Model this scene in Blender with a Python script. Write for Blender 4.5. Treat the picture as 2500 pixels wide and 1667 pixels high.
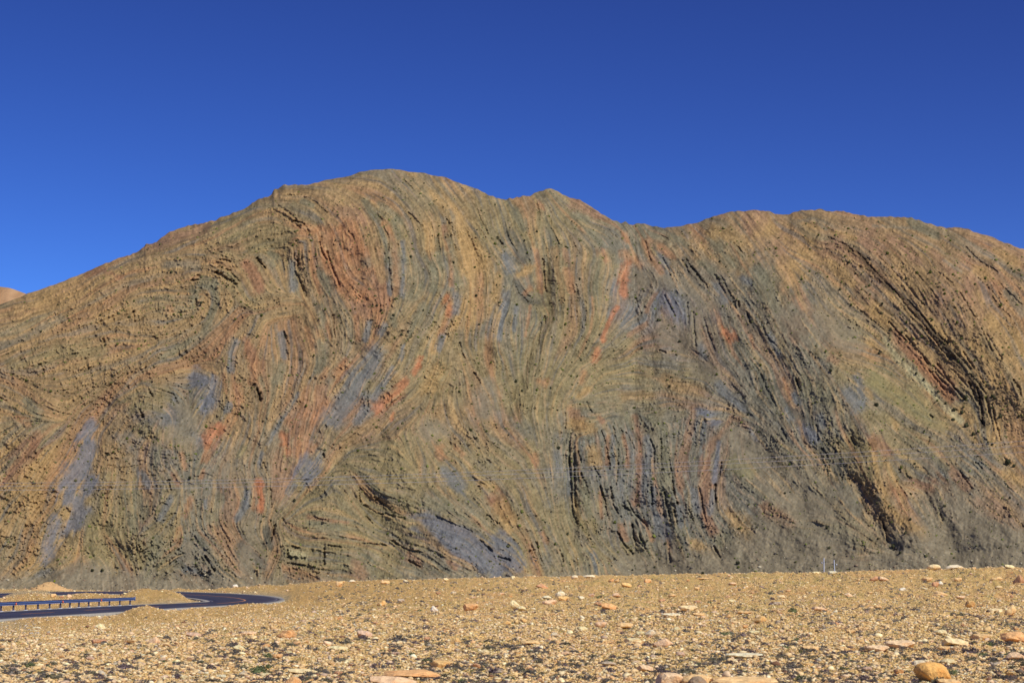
import bpy, bmesh, math, random
import numpy as np
from mathutils import Vector, Matrix
R = math.radians
for o in list(bpy.data.objects): bpy.data.objects.remove(o)
SC = bpy.context.scene
COL = SC.collection
rng = np.random.default_rng(7)
random.seed(7)

# ------------------------------------------------------------------ camera
F, CU, CV, HV, EYE = 4200.0, 1250.0, 833.5, 1400.0, 1.7     # focal length and centre in 2500 px units, eye height
PITCH = math.atan((HV - CV) / F)
cam = bpy.data.cameras.new('camera'); camo = bpy.data.objects.new('camera', cam); COL.objects.link(camo)
cam.sensor_width = 36.0; cam.lens = 36.0 * F / 2500.0
cam.clip_start = 0.5; cam.clip_end = 60000
camo.location = (0, 0, EYE); camo.rotation_euler = (math.pi/2 + PITCH, 0, 0)
cam.dof.use_dof = True; cam.dof.focus_distance = 700; cam.dof.aperture_fstop = 5.0
SC.camera = camo
SC.render.resolution_x = 1024; SC.render.resolution_y = 682

# ------------------------------------------------------------------ sky and sun
SUN_EL, SUN_AZ = R(43), R(139)       # azimuth from +Y towards +X
w = bpy.data.worlds.new('World'); SC.world = w; w.use_nodes = True
nt = w.node_tree; nt.nodes.clear()
out = nt.nodes.new('ShaderNodeOutputWorld'); bg = nt.nodes.new('ShaderNodeBackground')
sky = nt.nodes.new('ShaderNodeTexSky'); sky.sky_type = 'NISHITA'; sky.sun_disc = False
sky.sun_elevation = SUN_EL; sky.sun_rotation = SUN_AZ
sky.altitude = 4500; sky.air_density = 1.0; sky.dust_density = 0.0; sky.ozone_density = 6.0
bg.inputs['Strength'].default_value = 0.10
# thin mountain air: deepen the blue towards the zenith, channel by channel
ssep = nt.nodes.new('ShaderNodeSeparateColor'); scom = nt.nodes.new('ShaderNodeCombineColor')
hs = nt.nodes.new('ShaderNodeHueSaturation'); hs.inputs['Saturation'].default_value = 1.22
nt.links.new(sky.outputs[0], hs.inputs['Color']); nt.links.new(hs.outputs[0], ssep.inputs[0])
for ch, (gain, power, cap) in enumerate(((1.50, 0.97, 5.0), (2.66, 1.62, 5.5), (1.80, 1.53, 12.0))):
    x = ssep.outputs[ch]
    for op, val in (('MULTIPLY', 0.1), ('POWER', power), ('MULTIPLY', gain*10.0), ('MINIMUM', cap)):
        n_ = nt.nodes.new('ShaderNodeMath'); n_.operation = op; n_.inputs[1].default_value = val; nt.links.new(x, n_.inputs[0]); x = n_.outputs[0]
    nt.links.new(x, scom.inputs[ch])
nt.links.new(scom.outputs[0], bg.inputs['Color']); nt.links.new(bg.outputs[0], out.inputs['Surface'])
sl = bpy.data.lights.new('sun', 'SUN'); slo = bpy.data.objects.new('sun', sl); COL.objects.link(slo)
sl.energy = 4.4; sl.angle = R(0.5); sl.color = (1.0, 0.93, 0.82)
sd = Vector((math.cos(SUN_EL)*math.sin(SUN_AZ), math.cos(SUN_EL)*math.cos(SUN_AZ), math.sin(SUN_EL)))
slo.rotation_euler = sd.to_track_quat('Z', 'Y').to_euler()
SC.view_settings.view_transform = 'Standard'; SC.view_settings.look = 'None'
SC.view_settings.exposure = 0.0; SC.view_settings.gamma = 1.0

# ------------------------------------------------------------------ helpers
def pt(u, v, D):
    """world point seen at (u, v) of the 2500 px wide frame at distance D in front of the camera"""
    u = np.asarray(u, float); v = np.asarray(v, float); D = np.asarray(D, float)
    dx = (u - CU)/F; dy = (CV - v)/F
    y = math.cos(PITCH) - dy*math.sin(PITCH); z = math.sin(PITCH) + dy*math.cos(PITCH)
    return np.stack(np.broadcast_arrays(dx/y*D, D, EYE + z/y*D), -1)
def proj(P):
    P = np.asarray(P, float); x, y, z = P[..., 0], P[..., 1], P[..., 2]-EYE
    d = y*math.cos(PITCH) + z*math.sin(PITCH); h = -y*math.sin(PITCH) + z*math.cos(PITCH)
    return CU + F*x/d, CV - F*h/d
def lin(c):
    c = np.asarray(c, float)/255.0
    return np.where(c <= 0.04045, c/12.92, ((c+0.055)/1.055)**2.4)
def mk_mesh(name, V, Fc, mat=None, smooth=True, col=None, alpha=None):
    V = np.asarray(V, np.float32); Fc = np.asarray(Fc, np.int32); k = Fc.shape[1]
    me = bpy.data.meshes.new(name)
    me.vertices.add(len(V)); me.vertices.foreach_set('co', V.ravel())
    me.loops.add(Fc.size); me.loops.foreach_set('vertex_index', Fc.ravel())
    me.polygons.add(len(Fc)); me.polygons.foreach_set('loop_start', np.arange(0, Fc.size, k, dtype=np.int32))
    me.polygons.foreach_set('loop_total', np.full(len(Fc), k, np.int32))
    if smooth: me.polygons.foreach_set('use_smooth', np.ones(len(Fc), bool))
    me.update(calc_edges=True)
    if col is not None:
        a = me.color_attributes.new('rock_colour', 'FLOAT_COLOR', 'POINT')
        a.data.foreach_set('color', np.concatenate([col, np.ones((len(col), 1)) if alpha is None else alpha.reshape(-1, 1)], 1).astype(np.float32).ravel())
    if mat: me.materials.append(mat)
    return me
def link(name, me, parent=None, loc=None):
    o = bpy.data.objects.new(name, me); COL.objects.link(o)
    if parent: o.parent = parent
    if loc is not None: o.location = loc
    return o
def tag(o, label=None, cat=None, group=None, kind=None):
    if label: o['label'] = label
    if cat: o['category'] = cat
    if group: o['group'] = group
    if kind: o['kind'] = kind
    return o
def grid_faces(nr, nc):
    i = np.arange(nr-1)[:, None]*nc + np.arange(nc-1)[None]
    return np.stack([i, i+1, i+nc+1, i+nc], -1).reshape(-1, 4)
def gblur(a, sx, sy=None):
    sy = sx if sy is None else sy
    fy = np.fft.fftfreq(a.shape[0])[:, None]; fx = np.fft.rfftfreq(a.shape[1])[None]
    return np.fft.irfft2(np.fft.rfft2(a)*np.exp(-2*math.pi**2*((fx*sx)**2 + (fy*sy)**2)), s=a.shape)
def std(a): return (a - a.mean())/(a.std() + 1e-9)
def fbm(shape, lo, beta, seed):
    """power law noise, largest feature lo cells"""
    r = np.random.default_rng(seed).standard_normal(shape)
    fy = np.fft.fftfreq(shape[0])[:, None]; fx = np.fft.rfftfreq(shape[1])[None]
    f = np.sqrt(fx**2 + fy**2); f0 = 1.0/lo
    return std(np.fft.irfft2(np.fft.rfft2(r)*(f**2 + f0**2)**(-beta/2), s=shape))
def sstep(a, b, x):
    t = np.clip((x-a)/(b-a), 0, 1); return t*t*(3-2*t)
def bil(a, x, y):
    x = np.clip(x, 0, a.shape[1]-1.001); y = np.clip(y, 0, a.shape[0]-1.001)
    i = x.astype(int); j = y.astype(int); fx = x-i; fy = y-j
    if a.ndim == 3: fx = fx[..., None]; fy = fy[..., None]
    return (a[j, i]*(1-fx)+a[j, i+1]*fx)*(1-fy) + (a[j+1, i]*(1-fx)+a[j+1, i+1]*fx)*fy
def interp_pts(s, x): s = np.array(s, float); return np.interp(x, s[:, 0], s[:, 1])

# ------------------------------------------------------------------ materials
def new_mat(name, rough=0.9):
    m = bpy.data.materials.new(name); m.use_nodes = True
    b = m.node_tree.nodes['Principled BSDF']; b.inputs['Roughness'].default_value = rough
    b.inputs['Specular IOR Level'].default_value = 0.15
    return m, m.node_tree, b
def nd(t, kind, **kw):
    n = t.nodes.new(kind)
    for k, v in kw.items():
        if k in n.inputs.keys() if hasattr(n.inputs, 'keys') else False: n.inputs[k].default_value = v
        else: setattr(n, k, v)
    return n
def noise(t, scale, detail=4, rough=0.6, coord=None):
    n = t.nodes.new('ShaderNodeTexNoise'); n.inputs['Scale'].default_value = scale
    n.inputs['Detail'].default_value = detail; n.inputs['Roughness'].default_value = rough
    if coord is not None: t.links.new(coord, n.inputs['Vector'])
    return n
def ramp(t, src, stops):
    r = t.nodes.new('ShaderNodeValToRGB'); t.links.new(src, r.inputs['Fac'])
    e = r.color_ramp.elements
    while len(e) < len(stops): e.new(0.5)
    for x, (p, c) in zip(e, stops): x.position = p; x.color = tuple(c) + (1,) if len(c) == 3 else c
    return r
def mixc(t, mode, fac, a, b):
    m = t.nodes.new('ShaderNodeMix'); m.data_type = 'RGBA'; m.blend_type = mode
    for s, x in ((m.inputs[0], fac), (m.inputs[6], a), (m.inputs[7], b)):
        if hasattr(x, 'links') or hasattr(x, 'is_linked'): t.links.new(x, s)
        else: s.default_value = x if not isinstance(x, tuple) or len(x) == 4 else x + (1,)
    return m.outputs[2]
def bump(t, b, h, strength, dist):
    n = t.nodes.new('ShaderNodeBump'); n.inputs['Strength'].default_value = strength; n.inputs['Distance'].default_value = dist
    t.links.new(h, n.inputs['Height']); t.links.new(n.outputs[0], b.inputs['Normal']); return n
def grey(x): return (x, x, x)

def mat_mountain():
    m, t, b = new_mat('mountain_rock', 0.95)
    tc = t.nodes.new('ShaderNodeTexCoord').outputs['Object']
    at = t.nodes.new('ShaderNodeAttribute'); at.attribute_name = 'rock_colour'
    n1 = noise(t, 0.6, 6, 0.8, tc)
    r1 = ramp(t, n1.outputs[0], [(0.28, grey(0.55)), (0.42, grey(0.92)), (0.6, grey(1.05)), (0.74, grey(1.42))])
    c = mixc(t, 'MULTIPLY', 1.0, at.outputs['Color'], r1.outputs[0])
    n2 = noise(t, 0.9, 3, 0.6, tc)
    r2 = ramp(t, n2.outputs[0], [(0.35, (1.06, 1.0, 0.9)), (0.65, (0.93, 1.0, 1.1))])
    c = mixc(t, 'MULTIPLY', 0.8, c, r2.outputs[0])
    t.links.new(c, b.inputs['Base Color'])
    n3 = noise(t, 0.5, 6, 0.75, tc)
    bn_ = bump(t, b, n3.outputs[0], 0.4, 1.0); t.links.new(at.outputs['Alpha'], bn_.inputs['Strength'])
    return m
def mat_ground():
    m, t, b = new_mat('stony_ground', 0.95)
    tc = t.nodes.new('ShaderNodeTexCoord').outputs['Object']
    at = t.nodes.new('ShaderNodeAttribute'); at.attribute_name = 'rock_colour'
    def vor(s):
        v = t.nodes.new('ShaderNodeTexVoronoi'); v.inputs['Scale'].default_value = s; t.links.new(tc, v.inputs['Vector']); return v
    v1, v2, v3 = vor(16.0), vor(7.0), vor(2.6)
    def sepr(v):
        s = t.nodes.new('ShaderNodeSeparateColor'); t.links.new(v.outputs['Color'], s.inputs[0]); return s.outputs[0]
    r1 = ramp(t, sepr(v1), [(0.0, (0.62, 0.58, 0.56)), (0.25, (0.9, 0.87, 0.82)), (0.6, (1.05, 1.02, 0.98)), (1.0, (1.28, 1.27, 1.28))])
    r2 = ramp(t, sepr(v2), [(0.0, (0.70, 0.66, 0.64)), (0.3, (0.95, 0.93, 0.9)), (0.7, (1.03, 1.0, 0.97)), (1.0, (1.22, 1.18, 1.15))])
    r3 = ramp(t, sepr(v3), [(0.0, (0.82, 0.79, 0.76)), (0.5, (1.0, 1.0, 1.0)), (1.0, (1.12, 1.1, 1.08))])
    c = mixc(t, 'MULTIPLY', 1.0, at.outputs['Color'], r1.outputs[0])
    c = mixc(t, 'MULTIPLY', 0.9, c, r2.outputs[0])
    c = mixc(t, 'MULTIPLY', 0.8, c, r3.outputs[0])
    n = noise(t, 0.5, 5, 0.65, tc)
    rn = ramp(t, n.outputs[0], [(0.35, (0.86, 0.87, 0.80)), (0.5, (1, 1, 1)), (0.68, (1.08, 1.04, 1.0))])
    c = mixc(t, 'MULTIPLY', 1.0, c, rn.outputs[0])
    t.links.new(c, b.inputs['Base Color'])
    ad = t.nodes.new('ShaderNodeMath'); ad.operation = 'ADD'
    t.links.new(v1.outputs['Distance'], ad.inputs[0]); t.links.new(v2.outputs['Distance'], ad.inputs[1])
    iv = t.nodes.new('ShaderNodeMath'); iv.operation = 'MULTIPLY'; iv.inputs[1].default_value = -1.0; t.links.new(ad.outputs[0], iv.inputs[0])
    bump(t, b, iv.outputs[0], 0.9, 0.09)
    return m
def mat_attr(name, nscale, lo=0.8, hi=1.15, bs=0.4, bd=0.01, rough=0.9):
    m, t, b = new_mat(name, rough)
    tc = t.nodes.new('ShaderNodeTexCoord').outputs['Object']
    at = t.nodes.new('ShaderNodeAttribute'); at.attribute_name = 'rock_colour'
    n1 = noise(t, nscale, 4, 0.65, tc)
    r1 = ramp(t, n1.outputs[0], [(0.3, grey(lo)), (0.7, grey(hi))])
    t.links.new(mixc(t, 'MULTIPLY', 1.0, at.outputs['Color'], r1.outputs[0]), b.inputs['Base Color'])
    bump(t, b, n1.outputs[0], bs, bd)
    return m
def mat_objcol(name, nscale, stops, bs, bd, rough=0.9, stain=None):
    m, t, b = new_mat(name, rough)
    tc = t.nodes.new('ShaderNodeTexCoord').outputs['Object']
    oi = t.nodes.new('ShaderNodeObjectInfo')
    n1 = noise(t, nscale, 5, 0.65, tc)
    r1 = ramp(t, n1.outputs[0], stops)
    c = mixc(t, 'MULTIPLY', 1.0, oi.outputs['Color'], r1.outputs[0])
    if stain:
        n2 = noise(t, nscale*0.45, 3, 0.5, tc)
        r2 = ramp(t, n2.outputs[0], [(0.5, (1, 1, 1)), (0.66, stain)])
        c = mixc(t, 'MULTIPLY', 0.8, c, r2.outputs[0])
    t.links.new(c, b.inputs['Base Color'])
    bump(t, b, n1.outputs[0], bs, bd)
    return m
def mat_plain(name, col, rough=0.6, metal=0.0, nscale=3.0, var=0.15, bd=0.003):
    m, t, b = new_mat(name, rough)
    b.inputs['Metallic'].default_value = metal; b.inputs['Specular IOR Level'].default_value = 0.4
    tc = t.nodes.new('ShaderNodeTexCoord').outputs['Object']
    n1 = noise(t, nscale, 4, 0.6, tc)
    r1 = ramp(t, n1.outputs[0], [(0.3, tuple(x*(1-var) for x in col)), (0.7, tuple(min(1, x*(1+var)) for x in col))])
    t.links.new(r1.outputs[0], b.inputs['Base Color']); bump(t, b, n1.outputs[0], 0.3, bd)
    return m
M_MOUNT = mat_mountain(); M_GROUND = mat_ground()
M_GRAVEL = mat_attr('gravel_stone', 9.0)
M_ROCK = mat_objcol('boulder_rock', 3.0, [(0.28, grey(0.62)), (0.5, grey(1.0)), (0.72, grey(1.16))], 0.9, 0.06, stain=(0.84, 0.68, 0.54))
M_SHRUB = mat_objcol('shrub_leaf', 2.0, [(0.3, grey(0.6)), (0.7, grey(1.35))], 0.1, 0.02, 0.8)
M_TWIG = mat_attr('dwarf_shrub', 6.0, 0.7, 1.3, 0.1, 0.01)
# ------------------------------------------------------------------ the folded mountain: traced beds, colours, cracks
WIN = dict(A=(0, 380, 3.0154), B=(600, 380, 3.0154), C=(1200, 380, 3.0154), D=(1850, 480, 3.0154),
           E=(0, 880, 2.8), F=(600, 880, 2.8), G=(1200, 880, 2.8), H=(1850, 880, 2.8))
def P2(win, s):
    ox, oy, k = WIN[win]
    a = np.array([[float(q) for q in p.split(',')] for p in s.split()])
    return a/k + [ox, oy]
SIL = np.concatenate([np.array([[-900, 990], [-500, 905], [-200, 815]], float),
 P2('A', '0,1095 60,1075 200,1018 300,985 450,930 600,870 780,790 860,762 950,735 1060,680 1075,655 1150,635 1230,575 1270,550 1400,520 1530,490 1650,450 1800,390 1850,355'),
 P2('B', '0,370 90,325 190,290 210,255 270,222 340,212 440,217 560,190 620,175 760,150 850,118 930,105 1080,98 1150,108 1200,122 1290,125 1370,145 1450,155 1530,185 1600,212 1700,245 1780,280'),
 P2('C', '0,300 80,315 210,305 300,290 360,262 400,245 440,243 480,252 520,290 590,312 650,325 720,365 790,415 870,465 950,500 985,490 1040,505 1085,492 1120,505 1200,522 1270,533 1400,515 1530,490 1640,442 1740,415 1810,405 1860,408 1930,400'),
 P2('D', '0,98 70,108 130,130 240,130 280,108 330,97 460,93 540,108 630,107 700,130 800,145 900,150 1030,147 1130,155 1200,180 1290,210 1400,232 1510,232 1560,245 1640,275 1700,285 1800,330 1900,368 1960,390'),
 np.array([[2600, 650], [2800, 740], [3400, 930]], float)])
FLOW = dict(
A='''0,1180 300,1080 600,950 860,830 1100,720 1400,620 1700,520 1960,420
0,1400 250,1300 450,1190 620,1090 800,1000 1000,930 1200,880 1400,850
1200,790 1350,760 1500,770 1620,760 1720,780 1800,850 1860,950 1890,1000
1450,830 1600,850 1700,910 1760,960 1790,1000
1580,960 1620,1040 1600,1150 1520,1290 1380,1390 1200,1480 1100,1560
700,1300 850,1280 1000,1330 1130,1340 1160,1400 1080,1500 1000,1568
0,1500 200,1420 400,1370 560,1400 760,1380
1150,1568 1300,1500 1500,1400 1600,1290 1700,1180
1840,1100 1880,1180 1850,1250 1750,1350 1700,1450 1680,1568
300,1568 500,1500 700,1450
600,1200 800,1150 1000,1080 1200,1060 1350,1100''',
B='''180,410 260,400 330,470 400,520 460,545
200,280 320,285 430,300 520,350 580,410 630,460
720,260 850,295 960,340 1060,390
560,200 800,210 980,240 1090,320 1200,420 1280,520 1310,650 1330,850 1300,1000 1200,1180 1080,1330
860,330 920,400 990,490 1040,620 1050,760 1050,900 1075,1020 1080,1100
1000,470 1080,600 1130,750 1150,900 1130,1050 1110,1100
1100,150 1200,230 1300,330 1370,430 1390,560 1410,700 1420,850 1410,1000 1340,1200 1250,1320 1180,1450 1130,1550
1300,220 1420,340 1490,450 1530,560 1560,700 1580,850 1580,1000 1520,1200 1440,1360 1390,1480
1500,300 1650,450 1730,600 1780,760 1800,950 1800,1000
750,370 830,450 900,540 960,680
650,410 730,500 750,570 790,650 800,760
540,620 600,730 630,800 660,900 700,1000
530,640 560,780 600,870 660,980
340,700 370,850 400,960 460,1060
450,690 470,820 520,950 580,1020
700,920 780,1000 850,1050
800,900 880,980 950,1060
0,850 70,920 130,980
80,750 130,820 180,900
600,1100 640,1200 650,1320 620,1420
280,1280 300,1400 310,1500
430,1290 470,1400 500,1480
840,1100 850,1230 840,1350 830,1370
740,1170 770,1260 790,1360
1960,900 1900,1150 1850,1330 1870,1450 1900,1568
1700,370 1720,460 1770,570 1880,660
1900,500 1930,620 1960,650
1600,1300 1570,1400 1600,1480
0,700 100,640 300,600 450,560
0,1150 200,1130 400,1080
900,1568 960,1480 1080,1380 1200,1230 1290,1100''',
C='''90,500 110,600 180,680 230,780
70,700 140,800 180,860
150,900 200,1010 260,1060 340,1120 390,1180 370,1280 340,1400 320,1460
300,300 340,420 330,560 370,700 390,850 400,1000 410,1080
430,400 440,560 490,680 510,820 540,1000
340,330 420,450 520,560 600,650 630,780 620,950 630,1080
500,480 600,600 640,720
650,600 720,700 700,850 690,1000 670,1150 650,1280 570,1420 520,1500
810,680 850,780 860,900 840,1000 840,1100
980,720 1000,800 960,900 950,1000 990,1060
950,1100 880,1180 830,1300 820,1360
1120,640 1150,730 1230,830 1270,870
1200,700 1260,790 1320,890
1210,570 1320,600 1380,700 1400,760
1400,760 1470,830 1540,920 1600,960
1270,1030 1310,1100 1350,1180
1440,1090 1460,1250 1480,1400
1330,560 1440,680 1520,760 1560,860
1640,590 1700,680 1790,790 1870,880 1960,980
1780,650 1860,740 1960,880
1690,900 1750,1020 1810,1130 1860,1230
1560,1200 1620,1350 1640,1480
1000,1330 1130,1240 1160,1100 1220,1000
1160,1400 1240,1350 1340,1390 1450,1450
1040,1450 1000,1540
740,1500 790,1420 860,1380
700,1568 900,1530 1100,1500 1300,1510 1500,1560
0,1450 30,1330 70,1200 120,1020
130,1350 180,1200 190,1100
240,1350 280,1200 280,1100
500,300 620,380 740,480 880,560 920,620
1550,480 1700,560 1850,700 1960,800''',
D='''480,290 620,350 750,430 860,540 950,650 1060,760 1160,880 1280,1010 1400,1130 1480,1200 1540,1280
0,180 200,330 380,480 540,630 700,760 840,880 980,1000 1130,1150 1290,1300 1440,1500
420,150 560,210 700,290 860,410 980,530 1100,660 1230,830 1370,990 1500,1160 1600,1280
640,150 860,260 1030,400 1170,560 1330,760 1480,960 1620,1140 1740,1300 1800,1420
900,240 1100,340 1250,500 1400,650 1490,730 1600,890 1720,1090 1820,1240
1130,250 1300,350 1430,470 1560,580 1680,720 1780,860 1880,1040 1960,1200
1350,270 1520,380 1620,480 1750,560 1850,680 1940,790
1500,250 1700,340 1850,430 1960,510
0,480 60,560 130,680 220,790 300,860
150,550 240,640 300,760 350,850
0,920 60,1020 140,1130 200,1230
0,1300 60,1420 130,1530
170,1340 210,1430 280,1510
230,1240 300,1360 310,1450
400,740 480,850 560,900
540,640 700,830 840,930 960,1070 1080,1200 1200,1310 1350,1450 1450,1568
600,1100 800,1220 1000,1340 1150,1460 1300,1560
400,900 560,1050 750,1090
560,1320 650,1430 750,1540''',
E='''30,150 150,200 280,300 380,360
1020,180 1170,220 1220,300
1250,40 1400,60 1490,90 1470,200 1410,330
1500,80 1540,150 1540,320
1600,160 1650,250 1640,320
1760,150 1790,250 1760,300
560,560 640,620 560,780 430,880
660,560 660,800 600,920 560,1150
0,800 130,680 220,560 330,490
250,1350 300,1150 420,1000 480,850
870,900 900,1050 940,1180
1150,820 1200,870 1130,1030 1060,1140 940,1200
1240,620 1260,720
1170,780 1230,860
1400,640 1480,480 1560,350
1700,860 1700,1000 1640,1080
1770,780 1800,900 1780,1020
1380,1330 1450,1440 1560,1530
1440,1300 1560,1430 1640,1520
1600,1200 1700,1320 1820,1400
1000,1230 1060,1350 1160,1300
160,1540 300,1440 370,1370
700,900 720,1050 680,1150 780,1290
1250,950 1260,1090
540,530 620,420 740,280 820,200 870,110''',
F='''1230,0 1140,150 1000,260 880,360
1180,60 1060,250 900,370 760,480 640,590 480,770 330,920 210,1050
1000,60 900,200 830,330 780,400
800,60 720,170 640,330 540,430
640,0 540,130 500,250 480,400
380,150 330,260 240,400 160,560 100,700
300,430 270,520 300,650
150,720 180,850 170,1010
80,830 120,930 100,1020
380,440 380,640
780,640 900,640 1080,720 1160,740
1130,560 1190,680 1220,800
760,880 790,960 860,1090
740,860 820,930 980,1010 1130,1060
800,980 880,1030 1000,1050 1100,1090 1180,1080
290,1190 420,1230 600,1260 700,1290
290,1320 420,1350 540,1370
430,1070 560,1090 700,1110
980,1210 1060,1260 1200,1290 1290,1350 1420,1400
1290,1070 1400,1120 1540,1170 1620,1250 1720,1340 1820,1370
1010,1270 1080,1340 1190,1400
1560,60 1600,150
1330,650 1420,720 1520,820 1600,870
1640,880 1700,960 1780,1040 1820,1090
700,980 740,1010 780,1050
500,770 620,760 720,800 760,850
160,1130 200,1200 220,1270
0,1260 60,1300 100,1360
200,1290 130,1400 100,1500
1280,820 1400,960 1560,1100
1400,300 1420,420 1500,540 1600,660
600,640 560,740 520,850
650,400 600,500 560,600''',
G='''540,500 520,620 530,760 530,900 560,1040 590,1120
740,460 780,560 800,700 810,850 840,980 860,1040
830,460 860,600 850,760 860,900
880,470 910,600 930,740
970,380 1010,520 1010,700 1000,850 990,970 1060,1100 1100,1230
1080,540 1120,620 1110,700
1150,530 1150,650 1190,800 1240,900 1260,1000
1210,680 1240,820 1250,920 1300,980
1390,340 1340,500 1300,650 1290,800 1330,950
1640,430 1570,500 1540,600 1510,760 1430,860 1440,1000 1520,1170
1590,520 1560,700 1530,850 1510,1000
640,740 700,850 740,1000 760,1100 790,1180
700,730 740,860 770,970 800,1100
600,620 610,770 650,870
860,1140 890,1220 950,1310
940,1130 980,1230 1040,1290
930,960 1000,1070 1060,1180 1100,1260
1100,860 1090,980 1130,1100
1170,870 1200,1000 1220,1110
1240,1020 1270,1120
540,480 640,460 760,400
560,340 800,320 1000,310 1200,300 1400,310 1600,360 1750,410
860,220 1050,200 1200,220 1350,290
900,120 1100,140 1250,210
1100,40 1350,60 1550,150 1680,280 1750,380
0,900 60,970 120,1080 180,1200
50,600 140,680 200,760
280,1250 320,1340 340,1440
250,1220 260,1330 320,1460
440,1280 480,1370
0,1240 100,1320 200,1430
580,1230 700,1340 720,1440
1500,1230 1560,1330 1640,1380
1640,800 1720,880 1820,960
1600,1000 1700,1120 1820,1230
640,290 680,360
500,350 490,480
750,0 690,100 620,200
700,1200 760,1290 850,1340''',
H='''0,90 60,220 130,330
170,110 200,200 250,300
250,120 300,210 290,290
370,280 390,380 410,500
130,490 180,550 280,620
580,300 600,400 680,520 720,620
520,470 580,560 630,640
770,520 800,700 850,880 950,1050 1030,1180
890,720 950,830 1000,950
440,580 540,700 600,820
940,560 1050,640 1180,720 1240,800
1050,430 1200,500 1350,600 1500,720 1650,830
1300,660 1400,780 1480,860
1300,540 1500,640 1700,770 1820,850
1100,0 1230,200 1330,340 1420,440
1200,0 1320,180 1420,320
1420,120 1500,280 1530,430 1540,540
1480,130 1580,260 1620,400 1640,560
1640,100 1700,250 1750,380 1780,520
1740,0 1790,160 1820,260
730,80 900,230 1100,350 1320,460
680,960 740,1040 850,1160 900,1240
0,950 100,1040 230,1120
300,1180 500,1210
1180,900 1240,1060 1270,1130
980,840 1100,820 1200,850
200,1250 600,1350 1000,1420
1300,1150 1600,1300 1820,1400''')
PAL = dict(O=(166, 114, 78), S=(176, 106, 70), R=(148, 104, 80), P=(148, 114, 92), U=(102, 110, 129), B=(108, 114, 122), Z=(114, 114, 106), D=(86, 88, 86), G=(118, 117, 98),
           N=(128, 120, 105), Y=(134, 129, 88), C=(166, 134, 86), T=(148, 122, 86), K=(72, 58, 48), W=(168, 162, 128), L=(134, 122, 88))
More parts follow.
